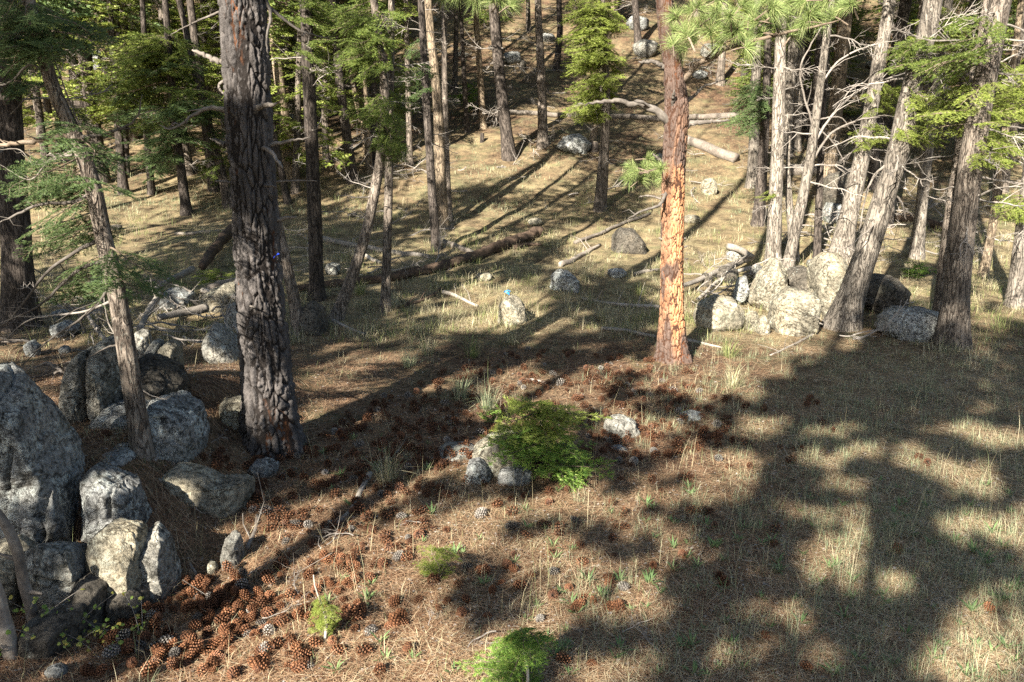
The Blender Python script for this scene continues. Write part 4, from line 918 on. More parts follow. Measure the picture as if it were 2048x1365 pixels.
t = R_([(1966, 552, 18), (1982, 470, 16), (1998, 370, 15), (2012, 250, 13)], 'slim leaning trunk right of the twin pair', 'bark_tan'); t.dead(8, 200, 480, (.3, .8), 35)
t = R_([(1990, 420, 16), (2002, 320, 15), (2030, 150, 12)], 'dim slim trunk upslope right of the twin pair', 'bark'); t.dead(8, 100, 380, (.3, .8), 36)
t = R_([(2027, 612, 30), (2038, 520, 27), (2052, 400, 25), (2075, 200, 22)], 'pale trunk cut off by the right edge of the picture', 'bark_pale'); t.dead(8, 200, 560, (.3, .9), 37); t.live(8, 2025, 200, 40, 60, 'young', 46, .6).live(6, 2020, 420, 30, 20, 'young', 47, .5)
t = R_([(1588, 520, 18), (1582, 450, 15), (1578, 400, 14)], 'pale broken snag between the sunlit and slim leaning trunks', 'bark_pale', height=2.2)
t = R_([(1660, 262, 13), (1672, 130, 12), (1684, 0, 10)], 'reddish thin trunk upslope in the right-hand group', 'bark_red'); t.dead(5, 0, 220, (.3, .9), 38)
t = R_([(1592, 300, 18), (1598, 180, 16), (1604, 60, 14)], 'pale trunk upslope behind the slim leaning fir', 'bark_pale'); t.dead(5, 30, 260, (.3, .9), 39)
t = R_([(1440, 170, 16), (1446, 80, 14), (1450, 0, 12)], 'trunk upslope right of the orange pine', 'bark'); t.dead(6, 0, 150, (.4, 1.), 40)
t = R_([(1775, 455, 18), (1790, 350, 16), (1812, 220, 14)], 'slim trunk seen behind the strongly tilted fir', 'bark'); t.dead(6, 150, 420, (.3, .8), 41)
t = R_([(1745, 380, 18), (1752, 280, 16), (1764, 120, 14)], 'shaded trunk between the middle and the tilted leaning firs', 'bark_dark'); t.dead(6, 100, 340, (.3, .8), 42)

# --- forest on the hillside: shared meshes, every tree its own object
def trunk_arr(seed, h=13., r0=.14):
    r = np.random.default_rng(seed); z = np.concatenate([[-.4], np.linspace(0, h, 22)])
    C = np.stack([.10*np.sin(z*.35+seed)+r.normal(0, .02)*z, .08*np.sin(z*.28+2*seed), z], 1)
    RR = r0*(1-z/h*.85)*(1+.35*np.exp(-np.clip(z, 0, 9)/.25)); V, T, Q = tube(C, np.clip(RR, .02, 1), 10)
    return V, [T, Q]
TR = {}
for bk in ('bark', 'bark_dark', 'bark_tan', 'bark_pale', 'bark_red'):
    TR[bk] = [mesh('trunk', *trunk_arr(300+k), M[bk], True) for k in range(3)]
rf_ = np.random.default_rng(77); placed = []
def where(x, y):
    u = project([x, y, g1(x, y)])[0][0]
    w_ = 'at the far left' if u < 150 else 'left of the big dark pine' if u < 440 else 'behind the big dark pine' if u < 600 else 'behind the bow-shaped trunk' if u < 790 else 'behind the close trio' if u < 910 else 'above the clearing' if u < 1300 else 'beside the orange pine' if u < 1460 else 'behind the slim leaning firs' if u < 1720 else 'behind the tilted fir' if u < 1880 else 'at the right edge'
    return ('lower slope ' if y < 27 else 'middle slope ' if y < 38 else 'upper slope ' if y < 52 else 'crest of slope ') + w_
def far_tree(x, y, i, vis=True):
    r = rf_; z = g1(x, y)
    bk = ('bark_dark', 'bark', 'bark', 'bark_tan', 'bark_dark', 'bark_pale', 'bark_red')[r.choice(7, p=[.28, .22, .14, .13, .10, .09, .04])]
    low = r.random() < .62
    lab = {'bark_dark': 'dark slender conifer', 'bark': 'grey slender conifer', 'bark_tan': 'tan trunked conifer', 'bark_pale': 'pale trunked conifer', 'bark_red': 'reddish trunked conifer'}[bk]
    lab += (' with low green boughs, ' if low else ' with bare lower trunk, ') + where(x, y)
    e = empty('conifer', (x, y, z), lab, 'tree', 'conifers high on the hillside')
    lean_ = r.normal(0, .05)
    e.rotation_euler = (r.normal(0, .03), lean_, r.random()*6.28)
    sc = r.uniform(.7, 1.15)
    obj('trunk', TR[bk][r.integers(3)], e, None, None, (sc*r.uniform(.75, 1.25),)*2+(sc,))
    obj('crown', CROWN[r.integers(4)], e, (0, 0, r.uniform(4.2, 6.5)*sc), (0, 0, r.random()*6.28), sc*r.uniform(.75, 1.0))
    if low: obj('crown', CROWN_LOW[r.integers(3)], e, (0, 0, r.uniform(.9, 2.4)), (0, 0, r.random()*6.28), r.uniform(.7, 1.15))
    d = obj('dead_twigs', SNAG[r.integers(5)], e, (0, 0, .8), (0, 0, r.random()*6.28), r.uniform(.8, 1.2)); tag(d, kind='stuff')
cnt = 0; tries = 0
while cnt < 255 and tries < 12000:
    tries += 1
    y = 19+50*rf_.random()**.95; x = (rf_.random()*2-1)*(y*.70+1.5)
    u, v, zc = project([x, y, g1(x, y)]); u, v = u[0], v[0]
    if 770 < u < 1330 and v > 120 and rf_.random() < .93: continue
    if 1330 < u < 1500 and v > 200: continue
    if v > (330 if u > 500 else 410) and rf_.random() < .8: continue
    if any((x-a)**2+(y-b)**2 < 1.1**2 for a, b in placed): continue
    placed.append((x, y)); far_tree(x, y, cnt); cnt += 1

cnt = 0; tries = 0
while cnt < 30 and tries < 6000:
    tries += 1; y = 18.5+20*rf_.random(); x = (rf_.random()*2-1)*(y*.70+1); u, v, zc = project([x, y, g1(x, y)]); u, v = u[0], v[0]
    if not (-60 < u < 500 or 590 < u < 780 or 1560 < u < 2100) or v > 400 or any((x-a)**2+(y-b)**2 < 1.0 for a, b in placed): continue
    placed.append((x, y)); far_tree(x, y, cnt); cnt += 1
# young conifers under the hillside forest
ny_ = 0; tries = 0; ry = np.random.default_rng(88)
while ny_ < 60 and tries < 4000:
    tries += 1; y = 20+34*ry.random()**.8; x = (ry.random()*2-1)*(y*.68+1); u, v, zc = project([x, y, g1(x, y)])
    if 720 < u[0] < 1480 and v[0] > 90: continue
    if v[0] > 330 or any((x-a)**2+(y-b)**2 < .8 for a, b in placed): continue
    placed.append((x, y)); e = empty('young_conifer', (x, y, g1(x, y)), 'small bushy young conifer, '+where(x, y), 'tree', 'young conifers on the hillside'); sc = ry.uniform(.35, .75)
    obj('trunk', TR['bark'][ny_ % 3], e, None, None, (sc*.45, sc*.45, sc*.42)); obj('crown', CROWN_LOW[ny_ % 3], e, (0, 0, .25), (0, 0, ry.random()*6.28), sc); ny_ += 1

# ------------------------------------------------------------------ unseen pines behind and beside the viewpoint, foliage cut to shape the shade
MASK = """44555443334432221123577544444444
56776543345554565444457754565544
46776422233344566433466667777567
33443333234444554333678888876577
33333442223455677544588999744356
22343455333343444443477888632244
23443456257775445544557754322223
23433455147643334433445432222222
33211156155322355435643332334355
33111221133222343344456445455553
33443675554444444544544265233466
24454767777667665433432224432456
44355778888887545544543246631334
24434568888887545644432223552243
24323568898877543444322243224565
23223689998887643544655223322665
23224789998887654554744124424665""".split('\n')
MASK = np.array([[int(c) for c in row[:32].ljust(32, '4')] for row in MASK], float)
def mask_at(u, v):
    gx_ = np.clip(u/64-.5, 0, 30.999); gy_ = np.clip((v-320)/64-.5, 0, MASK.shape[0]-1.001)
    i, j = gx_.astype(int), gy_.astype(int); a, b = gx_-i, gy_-j
    m = MASK[j, i]*(1-a)*(1-b)+MASK[j, i+1]*a*(1-b)+MASK[j+1, i]*(1-a)*b+MASK[j+1, i+1]*a*b
    return np.where((u < -60) | (u > 2110) | (v < 330) | (v > 1450), 5.1, m) - .25*((u > 1330) & (v > 830)) - .9*((u > 1850) & (v > 860))
FLECKS = [(1461, 920, 55, 22), (1475, 960, 45, 18), (1464, 992, 45, 20), (1580, 909, 45, 14), (1656, 923, 30, 12), (1690, 972, 60, 18), (1710, 1032, 45, 22), (1758, 1084, 40, 22), (1676, 1105, 50, 22), (1690, 1145, 55, 18), (1905, 947, 40, 16), (1963, 981, 50, 18),
          (1912, 1043, 50, 22), (2018, 1070, 40, 26), (1930, 1214, 50, 24), (1881, 1272, 40, 22), (1998, 1275, 45, 26), (1860, 1330, 50, 22), (1963, 1344, 70, 22), (1385, 1310, 40, 30), (1570, 1217, 60, 22), (1833, 912, 40, 14), (1758, 900, 60, 14), (1655, 1310, 60, 20),
          (1430, 760, 70, 22), (1520, 690, 90, 20), (1000, 1020, 60, 18), (1160, 1012, 60, 20), (1330, 1060, 50, 18), (1180, 1130, 50, 24), (1285, 1155, 40, 20), (1150, 1200, 45, 18), (1260, 1212, 60, 18), (1200, 1330, 60, 24), (1010, 1310, 60, 30), (900, 940, 60, 14),
          (770, 985, 70, 18), (900, 755, 130, 16), (700, 770, 110, 16), (1060, 655, 130, 14), (690, 840, 90, 14), (1240, 735, 70, 12), (250, 1000, 60, 40), (60, 830, 40, 50), (180, 780, 40, 20), (230, 1100, 50, 30), (420, 985, 80, 20), (1250, 855, 50, 14), (1110, 800, 60, 14), (2010, 880, 60, 14), (1900, 860, 70, 12), (1250, 1000, 40, 14), (1380, 935, 40, 12), (1325, 988, 35, 12), (1400, 1105, 40, 18), (1480, 1135, 35, 16), (1445, 1212, 40, 18), (1520, 1060, 35, 14), (1605, 1022, 35, 14), (1625, 868, 60, 10), (1705, 855, 60, 10), (1550, 838, 50, 10), (1490, 862, 40, 10), (1500, 1300, 45, 20), (1760, 1190, 40, 16), (1330, 1230, 40, 18), (1050, 825, 100, 30), (1075, 778, 115, 22), (1075, 778, 115, 22), (900, 1085, 50, 20), (1060, 1270, 60, 20), (1060, 1270, 60, 20), (1020, 870, 60, 20), (1090, 1085, 50, 14), (960, 900, 50, 14)]  # sun patches kept clear of needle tufts
def shade_pine(x, y, h, cr, z0, ncand, seed, lean=(0, 0)):
    r = np.random.default_rng(seed); zb = g1(x, y); base = np.array([x, y, zb])
    e = empty('ponderosa_pine', base, 'tall pine standing behind the viewpoint, out of the picture, crown shaped for its shade', 'tree', 'pines behind the viewpoint')
    zz = np.linspace(-.3, h, 16); C = np.stack([lean[0]*zz, lean[1]*zz, zz], 1); V, T, Q = tube(C, np.interp(zz, [-.3, .3, h], [.16, .11, .03]), 10)
    obj('trunk', mesh('trunk', V, [T, Q], M['bark_red'], True), e)
    mb = MB(); nl = max(12, ncand//44); P = []
    for k in range(nl):
        t = (k+r.random())/nl; z = z0+(h-z0)*t; az = k*2.399+r.normal(0, .3)
        L = cr*(.45+.65*r.random())*(1-.75*t**1.6); p = r.uniform(-.15, .35)+.3*t
        a = np.array([lean[0]*z, lean[1]*z, z]); d = np.array([math.cos(az)*math.cos(p), math.sin(az)*math.cos(p), math.sin(p)])
        pts = np.array([a, a+d*L*.5+np.array([0, 0, -.04*L]), a+d*L]); V, T, Q = tube(pts, [.016, .010, .004], 3, False); mb.add(V, T, Q, 1)
        s = .12+.9*r.random((44, 1))**.8
        P.append(a+d*L*s+r.normal(0, .20, (44, 3))*np.array([1.3, 1.3, .9])*(.5+s))
    P = np.concatenate(P); W = P+base; s = np.zeros(len(W))
    for _ in range(6):
        G = W-SUN*s[:, None]; s = s+(G[:, 2]-gz(G[:, 0], G[:, 1], False))/SUN[2]
    G = W-SUN*s[:, None]; u, v, zc = project(G); mv = np.where(zc > .5, mask_at(u, v), 4.0)
    cr_, sr_ = math.cos(AZ), math.sin(AZ); Gs = np.stack([(G[:, 0]*cr_-G[:, 1]*sr_)*1.0, (G[:, 0]*sr_+G[:, 1]*cr_)*.42, 0*s], 1)
    mv = mv + 3.0*pnoise(Gs, 2.6) + 3.2*pnoise(Gs+31, 5.2)
    for (cu, cv, ru, rv) in FLECKS:
        mv = mv + 4.7*np.exp(-((u-cu)/(ru+7))**2-((v-cv)/(rv+.005*max(cv-400, 0)))**2)
    inframe = (zc > .5) & (u > -150) & (u < 2200) & (v > 250) & (v < 1500)
    keep = (mv + r.normal(0, .35, len(P)) < 4.7) & (inframe | (r.random(len(P)) < .25))  # tufts stay only where shade is wanted on the ground
    P = P[keep]; n = 18
    if len(P):
        q = r.normal(size=(len(P), n, 3)); q /= np.linalg.norm(q, axis=2)[:, :, None]
        wv = np.cross(q, r.normal(size=q.shape)); wv /= np.linalg.norm(wv, axis=2)[:, :, None]
        c = P[:, None, :]; L = .075+.06*r.random((len(P), n, 1))
        V = np.stack([c-wv*.026, c+wv*.026, c+q*L], 2).reshape(-1, 3); mb.add(V, np.arange(len(V)).reshape(-1, 3), None, 0)
    V, fs, mi = mb.arrays(); obj('crown', mesh('crown', V, fs, [M['pine'], M['stem']], False, mi), e)
for i, (x, y, h, cr, z0) in enumerate([(-2.4, -3.1, 9, 2.3, 3.2), (-3.5, -6.8, 11, 2.5, 3.8), (-5.2, -1.6, 9.5, 2.3, 3.0), (-.6, -4.6, 10, 2.3, 3.6), (-7.4, .9, 9.5, 2.2, 2.8), (-6.6, -4.6, 11, 2.5, 3.4), (1.5, -3.4, 9, 2.1, 3.8), (-9.6, -2.0, 11, 2.5, 3.4),
                                       (-6.1, 3.4, 8.5, 1.7, 2.8), (-7.6, 6.4, 10, 2.2, 3.2), (-10.2, 3.4, 11, 2.4, 3.2), (3.4, -5.2, 11, 2.3, 4.2), (-9.8, 9.4, 11, 2.2, 4.2), (-13.0, 6.8, 13, 2.6, 4), (-13.5, .2, 13, 2.8, 4), (-12.4, 12.4, 13, 2.3, 5),
                                       (-3.6, -.2, 8, 1.6, 3.2), (-1.4, -8.6, 13, 2.7, 5), (-5.8, -9.6, 13, 2.8, 5), (-9.6, -6.8, 13, 2.8, 4.5), (.9, -7.2, 12, 2.5, 4.6), (-15.5, 16, 14, 2.5, 5), (4.6, -1.6, 9, 1.9, 4.2)]):
    nc = 3000 if i < 13 else 2200
    shade_pine(x, y, h, cr, z0, nc, 500+i)

# ------------------------------------------------------------------ logs and sticks
def ground_line(pts, n):
    P = smooth_path(np.array([hit(u, v) for u, v in pts]), n); return P
def log(pts, w0, w1, label, m='log_grey', name='fallen_log', cat='log', n=26, sides=12, rough=.10, lift=.35, group=None, twigs=0, tcol=None, raise_=0.0):
    P = ground_line(pts, n); k = mpp(pts[0][0], pts[0][1], P[0][1]); k1 = mpp(pts[-1][0], pts[-1][1], P[-1][1])
    r = np.linspace(w0*.5*k, w1*.5*k1, n)
    P[:, 2] = np.interp(np.arange(n), [0, n-1], [P[0, 2], P[-1, 2]])*.35 + gz(P[:, 0], P[:, 1])*.65 + r*lift*2 + raise_
    base = P[0].copy()
    a = np.arange(n*sides); q = np.stack([np.cos(a*6.283/sides)*.6, np.sin(a*6.283/sides)*.6, np.repeat(np.arange(n), sides)*.22], 1)+pts[0][0]
    V, T, Q = tube(P-base, r, sides, True, 1+(rough*2.2*fbm(q, 2.2, 3)).reshape(n, sides))
    mb = MB(); mb.add(V, T, Q)
    rr = np.random.default_rng(int(pts[0][0]+pts[0][1]))
    for j in range(twigs):
        i = rr.integers(3, n-2); d = rr.normal(size=3); d[2] = abs(d[2])+.3; d /= np.linalg.norm(d); L = rr.uniform(.15, .5)
        a_ = P[i]-base; V, T, Q = tube(np.array([a_, a_+d*L*.5+rr.normal(0, .03, 3), a_+d*L]), [r[i]*.4, r[i]*.25, .002], 4, False); mb.add(V, T, Q)
    me = mb.mesh(name, [M[m]], True)
    o = obj(name, me, None, base); tag(o, label, cat, group); return o
log([(585, 585), (690, 572), (800, 558), (900, 535), (990, 505), (1040, 488), (1078, 470)], 15, 22, 'long dark rotten log lying across the clearing, broken at its upper end', 'log_brown', n=90, rough=.30, sides=16)
log([(1030, 500), (1060, 492), (1085, 492)], 12, 5, 'splintered slab fallen from the upper end of the rotten log', 'log_brown', rough=.4, n=14)
log([(648, 482), (720, 498), (790, 508), (858, 517)], 12, 9, 'pale bare log lying behind the two slim trunks left of the clearing', 'deadwood')
log([(712, 505), (760, 528)], 9, 7, 'short pale log in front of the pale bare log', 'deadwood', n=10)
log([(888, 490), (955, 514)], 14, 9, 'short tan log behind the rotten log', 'log_grey', n=12)
log([(990, 226), (1080, 232), (1180, 238), (1320, 243)], 9, 12, 'long grey log lying across the upper clearing', 'log_grey', n=30)
log([(1362, 240), (1420, 238), (1478, 236)], 12, 12, 'grey log right of the orange pine, in line with the long upper log', 'log_grey', n=14)
log([(1372, 285), (1420, 305), (1472, 326)], 18, 22, 'cleanly sawn log on the sunny slope right of the orange pine', 'log_grey', n=16, rough=.03)
log([(1562, 352), (1630, 348), (1708, 358)], 26, 24, 'thick grey log behind the leaning firs', 'log_grey', n=18)
log([(1790, 440), (1850, 450), (1925, 470)], 18, 16, 'shaded log upslope behind the twin trunks', 'log_brown', n=14)
log([(640, 632), (690, 655), (728, 670)], 8, 5, 'grey pole lying at the foot of the bow-shaped trunk', 'deadwood', 'fallen_branch', 'branch', n=12)
log([(885, 588), (905, 592), (955, 614)], 9, 5, 'pale bent branch lying in the clearing grass', 'deadwood', 'fallen_branch', 'branch', n=12, twigs=2)
log([(775, 625), (815, 612), (860, 597), (882, 580)], 5, 8, 'dark branch in the grass right of the thin upright trunk', 'log_brown', 'fallen_branch', 'branch', n=14, twigs=4)
log([(1203, 660), (1250, 664), (1310, 676)], 8, 7, 'grey branch ending just left of the orange pine base', 'deadwood', 'fallen_branch', 'branch', n=12)
log([(1375, 684), (1410, 690), (1445, 697)], 8, 3, 'bluish grey branch right of the orange pine base', 'deadwood', 'fallen_branch', 'branch', n=12)
log([(1165, 600), (1230, 612), (1322, 618)], 6, 8, 'long grey branch upslope left of the orange pine', 'twig', 'fallen_branch', 'branch', n=16, twigs=5)
log([(1268, 552), (1290, 545), (1322, 542)], 8, 6, 'forked pale branch touching the orange pine', 'deadwood', 'fallen_branch', 'branch', n=12, twigs=3)
log([(1150, 488), (1200, 472), (1250, 448), (1300, 430)], 8, 6, 'dark branch slanting up the slope left of the orange pine', 'log_grey', 'fallen_branch', 'branch', n=14, twigs=3)
log([(1120, 535), (1160, 515), (1200, 492)], 12, 6, 'splintered grey wood upslope in the clearing', 'log_grey', 'fallen_branch', 'branch', n=14, rough=.35, twigs=4)
log([(740, 952), (722, 985), (705, 1020), (672, 1052)], 12, 8, 'curved grey stick among the cones in the middle foreground', 'deadwood', 'fallen_branch', 'branch', n=16)
log([(1040, 766), (1062, 762), (1092, 768)], 7, 5, 'pale stick on the needles above the green sapling', 'deadwood', 'fallen_branch', 'branch', n=10)
log([(515, 1033), (512, 1060), (495, 1100)], 8, 9, 'forked grey stick right of the egg shaped stone', 'deadwood', 'fallen_branch', 'branch', n=10, twigs=2)
log([(412, 1200), (445, 1205), (495, 1190)], 8, 6, 'pale forked stick across the cone pile', 'deadwood', 'fallen_branch', 'branch', n=10, twigs=2)
log([(540, 1175), (570, 1135), (590, 1120)], 8, 5, 'brown stick beside the cones in the sunlit foreground', 'log_grey', 'fallen_branch', 'branch', n=10, twigs=2)
log([(318, 960), (336, 982), (345, 984)], 6, 3, 'thin dark stick on the needle mat before the pale slab', 'log_grey', 'fallen_branch', 'branch', n=8)
log([(310, 925), (322, 905), (332, 890)], 8, 6, 'short grey stick leaning at the foot of the leaning fir', 'deadwood', 'fallen_branch', 'branch', n=8)
log([(1560, 565), (1625, 600)], 5, 4, 'thin pale stick lying among the right-hand boulders', 'deadwood', 'fallen_branch', 'branch', n=8)
log([(380, 1130), (392, 1150), (392, 1170)], 6, 4, 'short forked stick above the cone pile', 'deadwood', 'fallen_branch', 'branch', n=8, twigs=1)
# brush pile left of the big pine
log([(407, 552), (430, 520), (468, 476)], 16, 22, 'leaning rotten trunk behind the brush pile', 'log_brown', n=18, rough=.28, raise_=.12)
log([(318, 658), (360, 650), (416, 640)], 13, 18, 'thick bent grey log of the brush pile left of the big dark pine', 'deadwood', n=16, raise_=.12)
log([(408, 612), (440, 620), (500, 630)], 11, 12, 'straight pale log of the brush pile reaching behind the big dark pine', 'deadwood', n=12, raise_=.2)
log([(422, 612), (450, 602), (500, 592)], 17, 20, 'brown log on top of the broad pale boulder', 'log_grey', n=12, raise_=.2)
log([(312, 610), (345, 590), (388, 568)], 8, 14, 'pale log slanting up at the back of the brush pile', 'deadwood', n=12, raise_=.2)
log([(285, 705), (305, 660), (325, 625)], 12, 12, 'crooked grey log standing out of the brush pile', 'deadwood', n=12, raise_=.25, twigs=2)
log([(170, 640), (200, 690), (220, 715)], 6, 8, 'thin pole lying toward the split upright stones', 'deadwood', 'fallen_branch', 'branch', n=10, raise_=.15)
log([(350, 470), (400, 468), (470, 466)], 6, 9, 'thin log lying in the sunny straw left of the big dark pine', 'log_grey', n=10)
# crossed poles on the right
log([(1366, 590), (1420, 568), (1502, 532)], 9, 14, 'longest pale pole of the crossed pile right of the orange pine', 'deadwood', n=14, raise_=.12, twigs=4)
log([(1455, 520), (1480, 528), (1500, 540)], 14, 12, 'pale butt end lying over the crossed poles', 'deadwood', n=10, raise_=.2)
log([(1395, 610), (1440, 570), (1500, 545)], 7, 8, 'thinner pole below the longest one of the crossed pile', 'deadwood', 'fallen_branch', 'branch', n=12, raise_=.06, twigs=4)
log([(1630, 668), (1590, 690), (1540, 712)], 5, 3, 'pale branch on the needles in front of the smooth sunlit boulder', 'deadwood', 'fallen_branch', 'branch', n=12, twigs=3)
def scatter_sticks(n, region, L, label, group, seed, m='twig', tilt=.25, lift=.02):
    r = np.random.default_rng(seed)
    for k in range(n):
        u = r.uniform(region[0], region[2]); v = r.uniform(region[1], region[3]); p = hit(u, v)
        o = obj('fallen_branch', DEADM[m][r.integers(8)], None, p+np.array([0, 0, lift+r.random()*lift*3]), (r.random()*6.28, r.normal(0, tilt), r.random()*6.28), r.uniform(*L)*np.array([1, 1.15, 1.15]))
        tag(o, label, 'branch', group)
scatter_sticks(44, (165, 600, 490, 720), (.35, 1.1), 'bare grey stick tangled in the brush pile left of the big dark pine', 'sticks of the left brush pile', 31, 'twig', .35, .05)
scatter_sticks(20, (0, 640, 180, 780), (.3, .9), 'dark fallen stick in the shade at the far left', 'sticks in the shade at left', 36, 'twig_dark', .25, .03)
scatter_sticks(30, (1368, 525, 1530, 640), (.3, .9), 'bare pale stick in the pile of crossed poles', 'sticks of the right brush pile', 32, 'twig', .35, .05)
scatter_sticks(70, (1570, 380, 1960, 530), (.4, 1.3), 'bare fallen branch under the right-hand firs', 'fallen branches under the right-hand firs', 33, 'twig', .3, .04)
scatter_sticks(26, (560, 440, 900, 560), (.4, 1.1), 'fallen stick in the straw behind the rotten log', 'sticks behind the rotten log', 34, 'twig', .2, .03)
scatter_sticks(26, (380, 880, 1350, 1330), (.10, .30), 'small twig among the cones and needles in the foreground', 'twigs in the foreground', 35, 'twig', .1, .012)
scatter_sticks(90, (500, 60, 1480, 420), (.5, 1.6), 'fallen branch on the upper clearing slope', 'fallen branches on the upper slope', 37, 'twig', .15, .03)
scatter_sticks(14, (1640, 590, 1720, 700), (.3, .8), 'broken twig at the foot of the strongly tilted fir', 'twigs at the tilted fir', 38, 'twig', .5, .06)
# stumps and the dead poles at the left edge
def stump(u, v, wpx, hpx, label, m='bark_dark'):
    b = hit(u, v); k = mpp(u, v, b[1]); e = empty('stump', b, label, 'stump'); z = np.linspace(-.15, hpx*k, 10); V, T, Q = tube(np.stack([.04*z, 0*z, z], 1), wpx*.5*k*(1.15-.2*z/z.max()), 12, False, 1+.12*np.random.default_rng(int(u)).normal(size=(10, 12))*.5)
    obj('bark_shell', mesh('bark_shell', V, [Q], M[m], True), e)
    a = np.arange(12)*6.283/12; V = np.stack([np.cos(a), np.sin(a), 0*a], 1)*wpx*.5*k*.93; V = np.concatenate([V, [[0, 0, .01]]]); obj('sawn_top', mesh('sawn_top', V+np.array([.04*z[-1], 0, z[-1]-.004]), np.array([[i, (i+1) % 12, 12] for i in range(12)]), M['cut']), e)
stump(992, 252, 9, 28, 'short tilted stump beside the slender pale trunk'); stump(1186, 300, 20, 16, 'low dark stump right of the tilted pale slab'); stump(964, 285, 8, 18, 'small dark stump in the shaded upper clearing')
def pole(pts, Y, w0, w1, label, twigs=2):
    P = smooth_path(np.array([atY(u, v, Y) for u, v in pts]), 26); gb = g1(P[0][0], P[0][1]); P[0, 2] = min(P[0, 2], gb)
    base = P[0].copy(); k = mpp(pts[0][0], pts[0][1], Y); r = np.linspace(w0*.5*k, w1*.5*k, 26)*(1+.06*np.sin(np.arange(26)*1.3))
    mb = MB(); V, T, Q = tube(P-base, r, 12); mb.add(V, T, Q); rr = np.random.default_rng(int(w0))
    for j in range(twigs):
        i = rr.integers(6, 22); d = rr.normal(size=3); d[1] = -abs(d[1])*.5; d /= np.linalg.norm(d); a = P[i]-base; V, T, Q = tube(np.array([a, a+d*.06, a+d*.11]), [r[i]*.55, r[i]*.35, r[i]*.12], 6, False); mb.add(V, T, Q)
    tag(obj('dead_pole', mb.mesh('dead_pole', [M['log_grey']], True), None, base), label, 'dead trunk')
pole([(88, 1500), (82, 1400), (76, 1300), (62, 1215), (46, 1160), (34, 1100), (8, 1045), (-30, 1000)], 3.55, 26, 17, 'smooth grey dead pole bending left over the outcrop at the left edge', 3)
pole([(52, 1500), (38, 1400), (18, 1290), (0, 1215), (-30, 1120)], 3.3, 34, 26, 'thicker dead pole at the bottom left corner, below the bending one', 1)
pole([(60, 1450), (58, 1380), (52, 1320), (45, 1280)], 3.6, 22, 12, 'short broken snag between the two dead poles', 1)

# ------------------------------------------------------------------ pine cones
def cone_arr(ns=66, L=.085, R=.036):
    V, Q, tip = [], [], []
    for i in range(ns):
        t = i/(ns-1.); a = i*2.39996; z = L*(t-.5)*.95; env = R*(math.sin(math.pi*(.10+.82*t))**.75)
        wd = .0105*(.55+.45*math.sin(math.pi*t)); er = np.array([math.cos(a), math.sin(a), 0]); et = np.array([-math.sin(a), math.cos(a), 0]); ez = np.array([0, 0, 1.])
        o = er*.25+ez*(.10+.55*(t-.35)); i0 = er*env*.28+ez*(z-.006)
        tp = er*env+ez*(z+.006+.012*(t-.4)); up = ez*.0032-er*.001
        b = len(V)
        V += [i0-et*wd*.25, i0+et*wd*.25, tp+et*wd*.6+up, tp-et*wd*.6+up, tp+et*wd*.42-up*1.2+er*.001, tp-et*wd*.42-up*1.2+er*.001]
        tip += [0, 0, .75, .75, 1, 1]
        Q += [(b, b+1, b+2, b+3), (b+3, b+2, b+4, b+5), (b+5, b+4, b+1, b)]
    return np.array(V), np.array(Q), np.array(tip)
CV, CQ, CT = cone_arr(); CVL, CQL, CTL = cone_arr(38)
cone_me = {k: mesh('pine_cone', CV, CQ, M[k], False, None, {'tip': CT}) for k in ('cone', 'cone_grey')}
rc = np.random.default_rng(91)
def inpoly(p, poly):
    x, y = p; c = False; j = len(poly)-1
    for i in range(len(poly)):
        if ((poly[i][1] > y) != (poly[j][1] > y)) and x < (poly[j][0]-poly[i][0])*(y-poly[i][1])/(poly[j][1]-poly[i][1])+poly[i][0]: c = not c
        j = i
    return c
def sample(poly, n):
    xs = [p[0] for p in poly]; ys = [p[1] for p in poly]; out = []
    while len(out) < n:
        p = (rc.uniform(min(xs), max(xs)), rc.uniform(min(ys), max(ys)))
        if inpoly(p, poly): out.append(p)
    return out
px = [(p, 1) for p in sample([(150, 1365), (230, 1270), (340, 1190), (450, 1150), (560, 1190), (470, 1290), (330, 1365)], 140)]
px += [(p, 0) for p in sample([(330, 1365), (470, 1250), (560, 1100), (480, 1040), (520, 960), (800, 900), (940, 960), (900, 1080), (760, 1150), (700, 1290), (600, 1365)], 270)]
px += [(p, 0) for p in sample([(560, 920), (620, 880), (760, 800), (930, 730), (1060, 700), (1290, 720), (1420, 760), (1500, 820), (1420, 900), (1290, 930), (1160, 950), (920, 940), (760, 930)], 580)]
px += [(p, 0) for p in sample([(930, 960), (1200, 950), (1450, 850), (1600, 720), (1750, 800), (1600, 920), (1450, 1050), (1360, 1150), (1200, 1250), (950, 1180)], 70)]
px += [(p, 0) for p in sample([(600, 1365), (720, 1180), (1000, 1120), (1200, 1300), (1280, 1365)], 30)]
px += [(p, 0) for p in sample([(140, 850), (290, 900), (400, 900), (500, 920), (600, 930), (480, 950), (240, 900)], 30)]
px += [((u, v), 0) for u, v in [(1838, 920), (1855, 932), (1795, 1105), (1978, 1225), (1610, 1340), (1462, 1250), (1560, 900), (1582, 928), (1365, 1115), (1420, 1030), (1385, 1028), (1430, 1060), (1548, 1068), (1545, 1095), (1440, 1160), (1448, 1172), (1530, 1280)]]
cones = []
